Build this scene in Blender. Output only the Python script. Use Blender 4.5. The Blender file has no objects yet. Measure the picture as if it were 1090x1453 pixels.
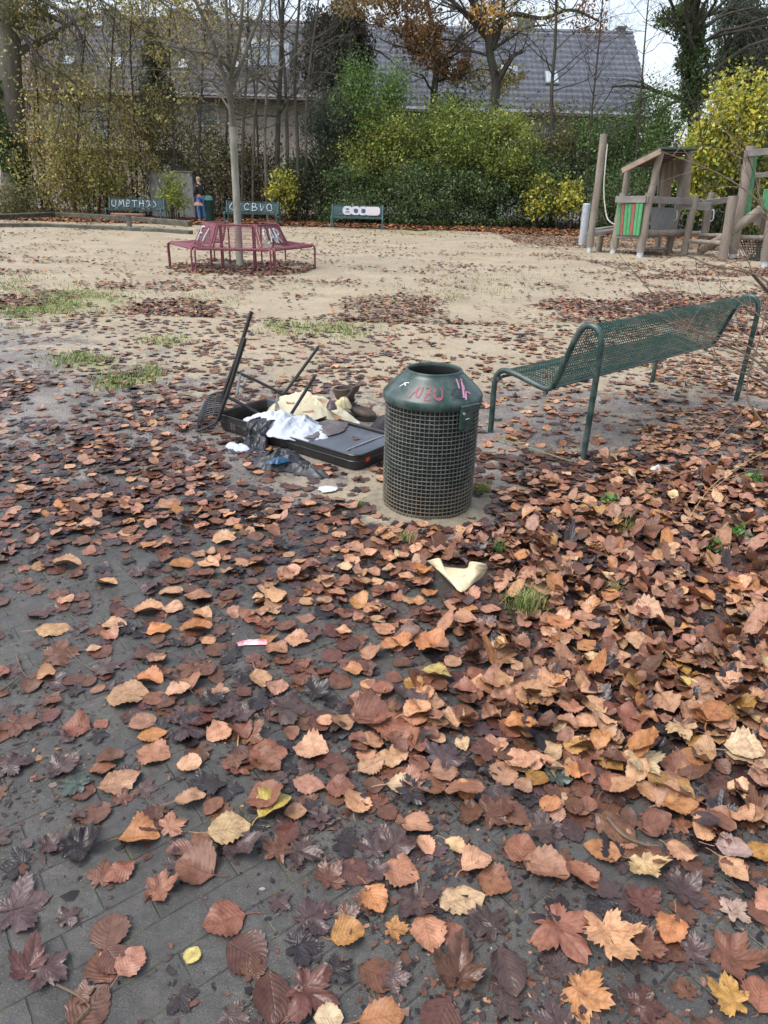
import bpy, math, random
import numpy as np
from mathutils import Vector, Matrix
random.seed(7); rng = np.random.default_rng(7)
S = bpy.context.scene
COL = S.collection
# ------------------------------------------------------------------ camera numbers (used to measure the photograph)
CH = 1.6; CP = math.radians(24.7); CR = math.radians(1.55); CF = 1008.0; PW, PH = 1090, 1453
_X = Vector((1, 0, 0)); _U = Vector((0, math.sin(CP), math.cos(CP))); FW = Vector((0, math.cos(CP), -math.sin(CP)))
RI = _X * math.cos(CR) + _U * math.sin(CR); UP = _U * math.cos(CR) - _X * math.sin(CR)
def ray(px, py): return FW + RI * ((px - PW / 2) / CF) - UP * ((py - PH / 2) / CF)
def G(px, py, z=0.0):
    d = ray(px, py); t = (z - CH) / d.z
    return Vector((t * d.x, t * d.y, z))
def D(px, py, Y):
    d = ray(px, py); t = Y / d.y
    return Vector((t * d.x, Y, CH + t * d.z))
def proj(x, y, z):
    v0, v1, v2 = x, y, z - CH
    a = v0 * RI.x + v1 * RI.y + v2 * RI.z; b = v0 * UP.x + v1 * UP.y + v2 * UP.z; c = v0 * FW.x + v1 * FW.y + v2 * FW.z
    return PW / 2 + CF * a / c, PH / 2 - CF * b / c, c
# ------------------------------------------------------------------ noise
def _h(ix, iy, s):
    n = (ix * 374761393 + iy * 668265263 + s * 974634777) & 0xffffffff
    n = ((n ^ (n >> 13)) * 1274126177) & 0xffffffff
    return ((n ^ (n >> 16)) & 0xffffff) / float(0xffffff)
def vn(x, y, s=0):
    x = np.asarray(x, float); y = np.asarray(y, float)
    ix = np.floor(x).astype(np.int64); iy = np.floor(y).astype(np.int64)
    fx = x - ix; fy = y - iy; fx = fx * fx * (3 - 2 * fx); fy = fy * fy * (3 - 2 * fy)
    a = _h(ix, iy, s); b = _h(ix + 1, iy, s); c = _h(ix, iy + 1, s); d = _h(ix + 1, iy + 1, s)
    return (a * (1 - fx) + b * fx) * (1 - fy) + (c * (1 - fx) + d * fx) * fy
def fbm(x, y, s=0, o=4):
    r = 0; a = .5; t = 0
    for i in range(o): r = r + a * vn(x * 2 ** i + 17 * i, y * 2 ** i - 9 * i, s + i); t += a; a *= .5
    return r / t
def ridge(x, y, s=0, o=3):
    r = 0; a = .5; t = 0
    for i in range(o): r = r + a * (1 - np.abs(2 * vn(x * 2 ** i + 31 * i, y * 2 ** i + 5 * i, s + i) - 1)); t += a; a *= .55
    return r / t
# ------------------------------------------------------------------ materials
MATS = {}
def newmat(name):
    m = bpy.data.materials.new(name); m.use_nodes = True; nt = m.node_tree; nt.nodes.clear()
    out = nt.nodes.new('ShaderNodeOutputMaterial'); p = nt.nodes.new('ShaderNodeBsdfPrincipled')
    nt.links.new(p.outputs[0], out.inputs[0]); return m, nt, p
def nd(nt, t, **k):
    n = nt.nodes.new(t)
    for a, v in k.items():
        if a.startswith('i_'): n.inputs[a[2:].replace('_', ' ')].default_value = v
        else: setattr(n, a, v)
    return n
def lk(nt, a, b): nt.links.new(a, b)
def c4(c): return (c[0], c[1], c[2], 1)
def noise(nt, scale, detail=4, coord=None, rough=.55, dist=0):
    n = nd(nt, 'ShaderNodeTexNoise'); n.inputs['Scale'].default_value = scale; n.inputs['Detail'].default_value = detail
    n.inputs['Roughness'].default_value = rough; n.inputs['Distortion'].default_value = dist
    if coord is not None: lk(nt, coord, n.inputs['Vector'])
    return n.outputs['Fac']
def ramp(nt, fac, a, b, ca=(0, 0, 0), cb=(1, 1, 1)):
    r = nd(nt, 'ShaderNodeValToRGB'); r.color_ramp.elements[0].position = a; r.color_ramp.elements[1].position = b
    r.color_ramp.elements[0].color = c4(ca); r.color_ramp.elements[1].color = c4(cb); lk(nt, fac, r.inputs[0]); return r.outputs[0]
def mixc(nt, f, a, b, mode='MIX'):
    m = nd(nt, 'ShaderNodeMix', data_type='RGBA', blend_type=mode)
    for s, v in ((m.inputs[0], f), (m.inputs[6], a), (m.inputs[7], b)):
        if isinstance(v, (int, float)): s.default_value = v
        elif isinstance(v, tuple): s.default_value = c4(v)
        else: lk(nt, v, s)
    return m.outputs[2]
def mth(nt, op, a, b=0.0, c=None, clamp=False):
    m = nd(nt, 'ShaderNodeMath', operation=op); m.use_clamp = clamp
    for i, v in enumerate((a, b) if c is None else (a, b, c)):
        if isinstance(v, (int, float)): m.inputs[i].default_value = v
        else: lk(nt, v, m.inputs[i])
    return m.outputs[0]
def bump(nt, p, h, strength=.3, dist=.005):
    b = nd(nt, 'ShaderNodeBump'); b.inputs['Strength'].default_value = strength; b.inputs['Distance'].default_value = dist
    lk(nt, h, b.inputs['Height']); lk(nt, b.outputs[0], p.inputs['Normal']); return b
def mat(name, c1, c2=None, sc=6, rough=.6, rough2=None, metal=0, bsc=40, bst=.25, bd=.003, dirt=None, dsc=3, dlo=.55, dhi=.75, spec=.5, stretch=None):
    if name in MATS: return MATS[name]
    m, nt, p = newmat(name); tc = nd(nt, 'ShaderNodeTexCoord').outputs['Object']
    if stretch:
        mp = nd(nt, 'ShaderNodeMapping'); mp.inputs['Scale'].default_value = stretch; lk(nt, tc, mp.inputs[0]); tc = mp.outputs[0]
    f = noise(nt, sc, 6, tc)
    col = ramp(nt, f, .35, .65, c1, c2 or tuple(x * .7 for x in c1))
    if dirt:
        df = ramp(nt, noise(nt, dsc, 8, tc, .65), dlo, dhi); col = mixc(nt, df, col, dirt)
    lk(nt, col, p.inputs['Base Color']); p.inputs['Metallic'].default_value = metal
    p.inputs['Specular IOR Level'].default_value = spec
    rr = nd(nt, 'ShaderNodeMapRange'); rr.inputs['To Min'].default_value = rough; rr.inputs['To Max'].default_value = rough2 if rough2 is not None else rough
    lk(nt, f, rr.inputs[0]); lk(nt, rr.outputs[0], p.inputs['Roughness'])
    if bst: bump(nt, p, noise(nt, bsc, 5, tc), bst, bd)
    MATS[name] = m; return m
def leaf_mat(name, veins=True, trans=0.0, bsc=220):
    if name in MATS: return MATS[name]
    m, nt, p = newmat(name)
    at = nd(nt, 'ShaderNodeAttribute', attribute_name='tint'); wt = nd(nt, 'ShaderNodeAttribute', attribute_name='wet').outputs['Fac']
    col = at.outputs['Color']; geo = nd(nt, 'ShaderNodeNewGeometry').outputs['Position']
    if veins:
        uv = nd(nt, 'ShaderNodeUVMap', uv_map='UVMap'); sx = nd(nt, 'ShaderNodeSeparateXYZ'); lk(nt, uv.outputs[0], sx.inputs[0])
        u, v = sx.outputs[0], sx.outputs[1]; av = mth(nt, 'ABSOLUTE', v)
        mid = ramp(nt, av, .02, .07, (1, 1, 1), (0, 0, 0))
        wob = mth(nt, 'MULTIPLY', mth(nt, 'SUBTRACT', noise(nt, 34, 3, geo), .5), .9)
        t = mth(nt, 'FRACT', mth(nt, 'ADD', mth(nt, 'MULTIPLY', mth(nt, 'SUBTRACT', u, mth(nt, 'MULTIPLY', av, .30)), 9.0), wob))
        tri = mth(nt, 'ABSOLUTE', mth(nt, 'SUBTRACT', t, .5))
        side = ramp(nt, tri, .03, .13, (1, 1, 1), (0, 0, 0))
        vein = mth(nt, 'MAXIMUM', mid, mth(nt, 'MULTIPLY', side, .75))
        n1 = noise(nt, 55, 5, geo, .6); blot = ramp(nt, n1, .42, .68)
        hs_ = nd(nt, 'ShaderNodeHueSaturation'); hs_.inputs['Saturation'].default_value = 1.07; lk(nt, col, hs_.inputs['Color']); col = hs_.outputs[0]
        col = mixc(nt, mth(nt, 'MULTIPLY', blot, .7), col, mixc(nt, 1.0, col, (.42, .34, .32), 'MULTIPLY'))
        edge = ramp(nt, av, .72, 1.0)
        col = mixc(nt, mth(nt, 'MULTIPLY', edge, .35), col, mixc(nt, 1.0, col, (.5, .36, .3), 'MULTIPLY'))
        spots = ramp(nt, noise(nt, 330, 2, geo), .66, .72)
        col = mixc(nt, mth(nt, 'MULTIPLY', spots, .6), col, mixc(nt, 1.0, col, (.35, .25, .22), 'MULTIPLY'))
        col = mixc(nt, mth(nt, 'MULTIPLY', vein, .4), col, mixc(nt, 1.0, col, (.52, .42, .40), 'MULTIPLY'))
        h = mth(nt, 'ADD', mth(nt, 'MULTIPLY', mth(nt, 'SUBTRACT', 1.0, mth(nt, 'MULTIPLY', tri, 2.0)), -1.0), mth(nt, 'MULTIPLY', noise(nt, bsc, 4, geo), .9))
        h = mth(nt, 'SUBTRACT', h, mth(nt, 'MULTIPLY', mid, .8))
        bump(nt, p, h, .34, .0016)
        p.inputs['Specular IOR Level'].default_value = .45
        wn = mth(nt, 'ADD', wt, mth(nt, 'MULTIPLY', mth(nt, 'SUBTRACT', noise(nt, 28, 3, geo), .5), .9), clamp=True)
    else: wn = wt
    lk(nt, col, p.inputs['Base Color'])
    rr = nd(nt, 'ShaderNodeMapRange'); rr.inputs['To Min'].default_value = .58; rr.inputs['To Max'].default_value = .25
    lk(nt, wn, rr.inputs[0]); lk(nt, rr.outputs[0], p.inputs['Roughness'])
    if trans:
        out = [n for n in nt.nodes if n.type == 'OUTPUT_MATERIAL'][0]
        tr = nd(nt, 'ShaderNodeBsdfTranslucent'); lk(nt, col, tr.inputs[0]); mx = nd(nt, 'ShaderNodeMixShader'); mx.inputs[0].default_value = trans
        lk(nt, p.outputs[0], mx.inputs[1]); lk(nt, tr.outputs[0], mx.inputs[2]); lk(nt, mx.outputs[0], out.inputs[0])
    MATS[name] = m; return m
# ------------------------------------------------------------------ mesh building
def link(o, parent=None):
    COL.objects.link(o)
    if parent is not None: o.parent = parent
    return o
def mesh_np(name, V, F, m, parent=None, smooth=True, tint=None, wet=None, uv=None):
    """V (n,3); F: list of arrays (k,3)/(k,4) ; tint per vertex"""
    me = bpy.data.meshes.new(name)
    Fs = F if isinstance(F, list) else [F]
    Fs = [np.asarray(f, dtype=np.int32) for f in Fs if len(f)]
    nl = sum(f.size for f in Fs); npoly = sum(len(f) for f in Fs)
    me.vertices.add(len(V)); me.vertices.foreach_set('co', np.asarray(V, np.float32).ravel())
    me.loops.add(nl); li = np.concatenate([f.ravel() for f in Fs]); me.loops.foreach_set('vertex_index', li)
    me.polygons.add(npoly); tot = np.concatenate([np.full(len(f), f.shape[1]) for f in Fs]); st = np.concatenate([[0], np.cumsum(tot)[:-1]])
    me.polygons.foreach_set('loop_start', st.astype(np.int32))
    if smooth: me.polygons.foreach_set('use_smooth', np.ones(npoly, bool))
    if tint is not None:
        a = me.attributes.new('tint', 'FLOAT_COLOR', 'POINT'); t = np.ones((len(V), 4), np.float32); t[:, :3] = tint; a.data.foreach_set('color', t.ravel())
    if wet is not None:
        a = me.attributes.new('wet', 'FLOAT', 'POINT'); a.data.foreach_set('value', np.broadcast_to(wet, (len(V),)).astype(np.float32).copy())
    if uv is not None:
        l = me.uv_layers.new(name='UVMap'); l.data.foreach_set('uv', np.asarray(uv, np.float32)[li].ravel())
    me.update(calc_edges=True); me.validate()
    me.materials.append(m); o = bpy.data.objects.new(name, me); return link(o, parent)
class MB:
    def __init__(s): s.v = []; s.f = []
    def add(s, vs, fs):
        b = len(s.v); s.v += [tuple(v) for v in vs]; s.f += [tuple(b + i for i in f) for f in fs]; return s
    def box(s, c, d, rz=0, R=None, bev=0):
        x, y, z = d[0] / 2, d[1] / 2, d[2] / 2; R = R or Matrix.Rotation(rz, 3, 'Z'); c = Vector(c)
        if bev:
            vs = []; b = bev
            for sz, k in ((-z, b), (-z + b, 0), (z - b, 0), (z, b)):
                X, Y = x - k, y - k; e = b
                for p in ((-X + e, -Y), (X - e, -Y), (X, -Y + e), (X, Y - e), (X - e, Y), (-X + e, Y), (-X, Y - e), (-X, -Y + e)): vs.append(c + R @ Vector((p[0], p[1], sz)))
            fs = [tuple(range(7, -1, -1)), tuple(range(24, 32))]
            for k in range(3):
                for i in range(8): fs.append((k * 8 + i, k * 8 + (i + 1) % 8, k * 8 + 8 + (i + 1) % 8, k * 8 + 8 + i))
            return s.add(vs, fs)
        vs = [c + R @ Vector((a, b, e)) for a in (-x, x) for b in (-y, y) for e in (-z, z)]
        return s.add(vs, [(0, 1, 3, 2), (4, 6, 7, 5), (0, 4, 5, 1), (2, 3, 7, 6), (0, 2, 6, 4), (1, 5, 7, 3)])
    def beam(s, a, b, w, h, up=(0, 0, 1)):
        a = Vector(a); b = Vector(b); d = (b - a); L = d.length; d.normalize(); u = Vector(up); x = d.cross(u)
        if x.length < 1e-4: x = d.cross(Vector((0, 1, 0)))
        x.normalize(); y = x.cross(d); R = Matrix((x, d, y)).transposed()
        return s.box((a + b) / 2, (w, L, h), R=R, bev=min(w, h) * .12)
    def tube(s, P, r, n=8, cap=True, closed=False):
        P = [Vector(p) for p in P]; N = len(P); R = r if hasattr(r, '__len__') else [r] * N
        T = []
        for i in range(N):
            if closed: t = P[(i + 1) % N] - P[i - 1]
            else: t = P[min(i + 1, N - 1)] - P[max(i - 1, 0)]
            T.append(t.normalized() if t.length > 1e-9 else Vector((0, 0, 1)))
        u = T[0].orthogonal().normalized(); b = len(s.v)
        for i in range(N):
            u = (u - T[i] * u.dot(T[i])); u = u.normalized() if u.length > 1e-6 else T[i].orthogonal().normalized(); w = T[i].cross(u)
            for k in range(n):
                a = 2 * math.pi * k / n; q = P[i] + (u * math.cos(a) + w * math.sin(a)) * R[i]; s.v.append((q.x, q.y, q.z))
        for i in range(N if closed else N - 1):
            j = (i + 1) % N
            for k in range(n): s.f.append((b + i * n + k, b + i * n + (k + 1) % n, b + j * n + (k + 1) % n, b + j * n + k))
        if cap and not closed:
            s.f.append(tuple(b + k for k in range(n - 1, -1, -1))); s.f.append(tuple(b + (N - 1) * n + k for k in range(n)))
        return s
    def lathe(s, prof, n=48, c=(0, 0, 0)):
        b = len(s.v)
        for r, z in prof:
            for k in range(n): a = 2 * math.pi * k / n; s.v.append((c[0] + r * math.cos(a), c[1] + r * math.sin(a), c[2] + z))
        for i in range(len(prof) - 1):
            for k in range(n): s.f.append((b + i * n + k, b + i * n + (k + 1) % n, b + (i + 1) * n + (k + 1) % n, b + (i + 1) * n + k))
        return s
    def grid(s, P):
        b = len(s.v); r = len(P); c = len(P[0])
        for row in P: s.v += [tuple(p) for p in row]
        for i in range(r - 1):
            for j in range(c - 1): s.f.append((b + i * c + j, b + i * c + j + 1, b + (i + 1) * c + j + 1, b + (i + 1) * c + j))
        return s
    def build(s, name, m, parent=None, smooth=True, loc=None):
        me = bpy.data.meshes.new(name); me.from_pydata(s.v, [], s.f); me.update()
        if smooth:
            me.polygons.foreach_set('use_smooth', np.ones(len(me.polygons), bool))
            try: me.set_sharp_from_angle(angle=math.radians(38))
            except Exception: pass
        me.materials.append(m); o = bpy.data.objects.new(name, me)
        if loc is not None: o.location = loc
        return link(o, parent)
def tag(o, label=None, cat=None, group=None, kind=None):
    if label: o['label'] = label
    if cat: o['category'] = cat
    if group: o['group'] = group
    if kind: o['kind'] = kind
    return o
def empty(name, loc, label, cat, group=None, rz=0):
    o = bpy.data.objects.new(name, None); o.empty_display_size = .1; o.location = loc; o.rotation_euler = (0, 0, rz); COL.objects.link(o)
    return tag(o, label, cat, group)
def bez(P, n=8):
    """Catmull-Rom smooth path"""
    P = [Vector(p) for p in P]; out = []
    for i in range(len(P) - 1):
        p0, p1, p2, p3 = P[max(i - 1, 0)], P[i], P[i + 1], P[min(i + 2, len(P) - 1)]
        for k in range(n):
            t = k / n; out.append(.5 * ((2 * p1) + (p2 - p0) * t + (2 * p0 - 5 * p1 + 4 * p2 - p3) * t * t + (3 * p1 - p0 - 3 * p2 + p3) * t ** 3))
    out.append(P[-1]); return out
def solid(o, th, off=0):
    md = o.modifiers.new('thick', 'SOLIDIFY'); md.thickness = th; md.offset = off; return o
# ------------------------------------------------------------------ zone maps (read off the photograph, laid on the ground)
XS = np.array([0, 180, 360, 540, 720, 900, 1090.])
DY = np.array([296, 318, 335, 360, 400, 430, 470, 520, 560, 600, 640, 700, 760, 850, 950, 1050, 1150, 1250, 1350, 1453.])
DD = np.array([
 [1.2,1.2,1.0,.8,.7,1.0,1.0],[.5,.5,.4,.3,.3,1.0,1.0],[.08,.08,.1,.1,.3,.7,.8],[.1,.12,.14,.1,.16,.5,.6],[.35,.2,.18,.15,.3,.55,.7],[.45,.6,.25,.26,.4,.55,.75],[.16,.35,.35,.34,.42,.55,.8],
 [.22,.4,.4,.6,.4,.5,.8],[1.0,1.0,.8,.5,.5,.7,1.1],[1.1,1.15,.8,.3,.25,.6,1.4],[1.15,1.2,.8,.3,.55,1.0,1.4],[1.15,1.2,.95,.15,.9,1.3,1.5],[.65,.9,1.1,1.15,1.5,1.7,1.7],
 [.34,.48,.8,1.1,1.6,1.8,1.8],[.28,.34,.62,1.0,1.4,1.8,1.8],[.3,.22,.65,1.0,1.35,1.6,1.7],[.12,.12,.4,.85,.8,1.2,1.5],[.22,.08,.28,.7,.7,.9,.9],[.3,.05,.3,.5,.6,.6,.7],[.3,.08,.35,.5,.4,.5,.7]])
SY = np.array([300, 400, 430, 470, 520, 560, 600, 640, 700, 760, 850, 1453.])
SS = np.array([[1,1,1,1,1,1,1],[1,1,1,1,1,1,1],[.8,.9,1,1,1,1,1],[.35,.7,.9,1,1,1,1],[.25,.5,.75,.85,.9,.85,.8],[.1,.3,.4,.6,.3,.5,.5],[0,.1,.2,.4,.1,.3,.3],[0,.1,.2,.6,.3,.2,.1],[0,0,.25,.9,.5,0,0],[0,0,0,.5,.2,0,0],[0,0,0,0,0,0,0],[0,0,0,0,0,0,0.]])
PV = np.array([[0,0,0,0,0,0,0],[0,0,0,0,0,0,0],[0,0,0,0,0,0,0],[0,0,0,0,0,0,0],[0,0,0,0,0,0,0],[0,0,0,0,0,0,0],[0,0,0,0,0,0,0],[.35,.2,.1,0,.15,.1,0],[.9,.8,.4,.05,.2,.1,0],[1,1,1,.45,.5,.2,0],[1,1,1,1,1,.7,.3],[1,1,1,1,1,1,.9]])
def sample(Gd, YS, px, py):
    px = np.clip(px, 0, 1090); py = np.clip(py, YS[0], YS[-1])
    i = np.clip(np.searchsorted(YS, py) - 1, 0, len(YS) - 2); j = np.clip(np.searchsorted(XS, px) - 1, 0, len(XS) - 2)
    fy = (py - YS[i]) / (YS[i + 1] - YS[i]); fx = (px - XS[j]) / (XS[j + 1] - XS[j])
    return (Gd[i, j] * (1 - fx) + Gd[i, j + 1] * fx) * (1 - fy) + (Gd[i + 1, j] * (1 - fx) + Gd[i + 1, j + 1] * fx) * fy
def zone(Gd, YS, x, y):
    px, py, c = proj(x, np.maximum(y, .35), 0.0); return sample(Gd, YS, px, py)
GRASS = [(60,432,90,14,.9),(110,418,60,10,.8),(20,440,40,14,.7),(150,428,70,10,.6),(280,428,45,7,.6),(130,512,42,12,1.),(165,542,28,9,.8),(215,532,24,12,.7),(235,484,32,7,.5),(440,466,80,8,.7),(500,470,40,8,.5),
         (640,420,90,14,.18),(30,405,60,14,.4),(720,400,120,14,.12),(700,322,160,5,.8),(600,325,60,5,.8),(880,318,60,5,.4),(590,330,60,4,.5),(440,400,70,14,.1)]
def grass_f(x, y):
    px, py, c = proj(x, np.maximum(y, .35), 0.0); r = 0
    for gx, gy, rx, ry, s in GRASS: r = np.maximum(r, s * np.exp(-(((px - gx) / rx) ** 2 + ((py - gy) / ry) ** 2)))
    return r
def gz(x, y):
    x = np.asarray(x, float); y = np.asarray(y, float)
    pv = zone(PV, SY, x, y); far = np.clip((y - 5) / 12, 0, 1)
    return (fbm(x * .9, y * .9, 3, 3) - .5) * (.03 * (1 - pv) + .05 * far) * np.clip(1.2 - pv, 0, 1) + 0.0
def gzf(x, y): return float(gz(x, y))

# ------------------------------------------------------------------ ground
def build_ground():
    ys = [-3, -1.5, -.5]; y = .2
    while y < 420: ys.append(y); y += max(.035, .0145 * y) if y < 45 else 12
    xs = [0.0]; x = 0
    while x < 300: x += max(.05, .02 * x) if x < 30 else 14; xs.append(x)
    xs = np.array(sorted([-a for a in xs[1:]] + xs)); ys = np.array(ys)
    X, Y = np.meshgrid(xs, ys); Z = gz(X, Y); n, m_ = X.shape
    V = np.stack([X, Y, Z], -1).reshape(-1, 3); idx = np.arange(n * m_).reshape(n, m_)
    F = np.stack([idx[:-1, :-1], idx[:-1, 1:], idx[1:, 1:], idx[1:, :-1]], -1).reshape(-1, 4)
    m, nt, p = newmat('ground_surface')
    geo = nd(nt, 'ShaderNodeTexCoord').outputs['Object']
    at = lambda a: nd(nt, 'ShaderNodeAttribute', attribute_name=a).outputs['Fac']
    # concrete blocks in stretcher bond
    mp = nd(nt, 'ShaderNodeMapping'); mp.inputs['Rotation'].default_value = (0, 0, math.radians(-38)); lk(nt, geo, mp.inputs[0])
    wv = nd(nt, 'ShaderNodeVectorMath', operation='ADD'); nz = nd(nt, 'ShaderNodeTexNoise'); nz.inputs['Scale'].default_value = 22; lk(nt, mp.outputs[0], nz.inputs['Vector'])
    sc = nd(nt, 'ShaderNodeVectorMath', operation='SCALE'); sc.inputs['Scale'].default_value = .006; lk(nt, nz.outputs['Color'], sc.inputs[0])
    lk(nt, mp.outputs[0], wv.inputs[0]); lk(nt, sc.outputs[0], wv.inputs[1])
    bk = nd(nt, 'ShaderNodeTexBrick'); lk(nt, wv.outputs[0], bk.inputs['Vector'])
    for k, v in (('Scale', 1.0), ('Mortar Size', .0030), ('Mortar Smooth', .6), ('Bias', 0.0), ('Brick Width', .2), ('Row Height', .1)): bk.inputs[k].default_value = v
    bk.inputs['Color1'].default_value = (.052, .051, .048, 1); bk.inputs['Color2'].default_value = (.082, .079, .073, 1); bk.inputs['Mortar'].default_value = (.03, .028, .022, 1)
    joint = bk.outputs['Fac']
    agg = noise(nt, 330, 4, geo, .8); pc = mixc(nt, .75, bk.outputs['Color'], ramp(nt, agg, .36, .64, (.08, .08, .08), (2.2, 2.15, 2.1)), 'MULTIPLY')
    pc = mixc(nt, ramp(nt, noise(nt, 380, 1, geo), .66, .71), pc, (.34, .33, .31))
    pc = mixc(nt, mth(nt, 'MULTIPLY', ramp(nt, noise(nt, 2.2, 5, geo), .4, .7), .5), pc, (.035, .036, .038))
    pc = mixc(nt, mth(nt, 'MULTIPLY', ramp(nt, noise(nt, 9, 5, geo, .7), .5, .75), .5), pc, (.13, .12, .105)); pc = mixc(nt, mth(nt, 'MULTIPLY', ramp(nt, noise(nt, 26, 7, geo, .75), .46, .6), .6), pc, (.035, .034, .034))
    moss = mth(nt, 'MULTIPLY', joint, ramp(nt, noise(nt, 8, 5, geo, .65), .50, .62))
    jn = mth(nt, 'MULTIPLY', joint, ramp(nt, noise(nt, 11, 4, geo, .6), .38, .62, (.08, .08, .08), (.85, .85, .85))); pc = mixc(nt, jn, pc, (.03, .028, .024)); pc = mixc(nt, mth(nt, 'MULTIPLY', moss, .85), pc, (.085, .095, .03))
    sandspill = mth(nt, 'MULTIPLY', joint, ramp(nt, noise(nt, 5, 4, geo, .65), .58, .66)); pc = mixc(nt, mth(nt, 'MULTIPLY', sandspill, .8), pc, (.20, .16, .11))
    # mud
    mc = ramp(nt, noise(nt, 3.2, 8, geo, .62), .35, .68, (.115, .10, .088), (.25, .225, .20))
    mc = mixc(nt, mth(nt, 'MULTIPLY', ramp(nt, noise(nt, 60, 6, geo, .7), .45, .65), .5), mc, (.06, .045, .038))
    # sand
    sc_ = ramp(nt, noise(nt, 1.1, 7, geo, .6), .32, .7, (.25, .205, .14), (.355, .30, .21))
    sc_ = mixc(nt, mth(nt, 'MULTIPLY', ramp(nt, noise(nt, 9, 8, geo, .7), .5, .66), .55), sc_, (.20, .155, .10))
    sc_ = mixc(nt, mth(nt, 'MULTIPLY', ramp(nt, noise(nt, 38, 6, geo, .75), .56, .66), .7), sc_, (.10, .07, .05))
    sc_ = mixc(nt, mth(nt, 'MULTIPLY', ramp(nt, noise(nt, .35, 5, geo, .6), .5, .7), .3), sc_, (.40, .345, .255))
    brk = mth(nt, 'ADD', mth(nt, 'MULTIPLY', mth(nt, 'SUBTRACT', noise(nt, 2.0, 6, geo, .65), .5), 1.6), mth(nt, 'MULTIPLY', mth(nt, 'SUBTRACT', noise(nt, 17, 5, geo, .65), .5), .9))
    fs = ramp(nt, mth(nt, 'ADD', at('sand'), brk), .35, .65); fp = ramp(nt, mth(nt, 'ADD', at('pave'), brk), .35, .6); fg = ramp(nt, mth(nt, 'ADD', at('green'), mth(nt, 'MULTIPLY', brk, .5)), .3, .75)
    col = mixc(nt, fs, mc, sc_); col = mixc(nt, fp, col, pc)
    gcol = ramp(nt, noise(nt, 30, 4, geo, .6), .35, .65, (.11, .15, .035), (.20, .22, .06))
    col = mixc(nt, mth(nt, 'MULTIPLY', fg, .75), col, gcol)
    soil = ramp(nt, mth(nt, 'ADD', at('soil'), mth(nt, 'MULTIPLY', brk, .4)), .35, .65); col = mixc(nt, soil, col, mixc(nt, ramp(nt, noise(nt, 40, 5, geo, .65), .4, .65), (.028, .020, .015), (.085, .058, .042)))
    lk(nt, col, p.inputs['Base Color'])
    rp = mth(nt, 'ADD', .18, mth(nt, 'MULTIPLY', noise(nt, 6, 5, geo, .6), .36)); rm = mth(nt, 'ADD', .10, mth(nt, 'MULTIPLY', ramp(nt, noise(nt, 3, 6, geo, .65), .4, .6), .55))
    rs = .8
    mr = nd(nt, 'ShaderNodeMix', data_type='FLOAT'); lk(nt, fs, mr.inputs[0]); lk(nt, rm, mr.inputs[2]); mr.inputs[3].default_value = rs
    mr2 = nd(nt, 'ShaderNodeMix', data_type='FLOAT'); lk(nt, fp, mr2.inputs[0]); lk(nt, mr.outputs[0], mr2.inputs[2]); lk(nt, rp, mr2.inputs[3])
    lk(nt, mr2.outputs[0], p.inputs['Roughness'])
    hb = mth(nt, 'ADD', mth(nt, 'MULTIPLY', jn, -1.5), mth(nt, 'ADD', mth(nt, 'MULTIPLY', agg, 1.1), mth(nt, 'MULTIPLY', noise(nt, 60, 4, geo, .6), 1.0)))
    hm = mth(nt, 'ADD', mth(nt, 'MULTIPLY', noise(nt, 14, 8, geo, .65), 5.0), mth(nt, 'MULTIPLY', noise(nt, 120, 4, geo, .6), .8))
    mh = nd(nt, 'ShaderNodeMix', data_type='FLOAT'); lk(nt, fp, mh.inputs[0]); lk(nt, hm, mh.inputs[2]); lk(nt, hb, mh.inputs[3])
    bump(nt, p, mh.outputs[0], .7, .004)
    o = mesh_np('ground', V, F, m); me = o.data
    xx, yy = V[:, 0], V[:, 1]; px, py, c = proj(xx, np.maximum(yy, .35), 0)
    dn = zone(DD, DY, xx, yy); soilv = np.clip((dn - 1.15) / .4, 0, 1) * .9 * (yy > 0) + np.clip((316 - py) / 8, 0, 1) + np.clip(((px - 800) / 300), 0, 1) * np.clip((335 - py) / 10, 0, 1)
    soilv = np.maximum(soilv, .8 * ((yy > 30.6) | ((xx < -5) & (yy > 29.6))) + .45 * ((xx > 4) & (yy > 23.5)))
    rr_ = np.hypot(xx + 3.05, yy - 15.35); soilv = np.maximum(soilv, .75 * np.exp(-(rr_ / 1.2) ** 4))
    for nme, val in (('sand', zone(SS, SY, xx, yy)), ('pave', zone(PV, SY, xx, yy)), ('green', grass_f(xx, yy)), ('soil', soilv)):
        a = me.attributes.new(nme, 'FLOAT', 'POINT'); a.data.foreach_set('value', np.asarray(val, np.float32))
    tag(o, kind='structure')
build_ground()

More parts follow.
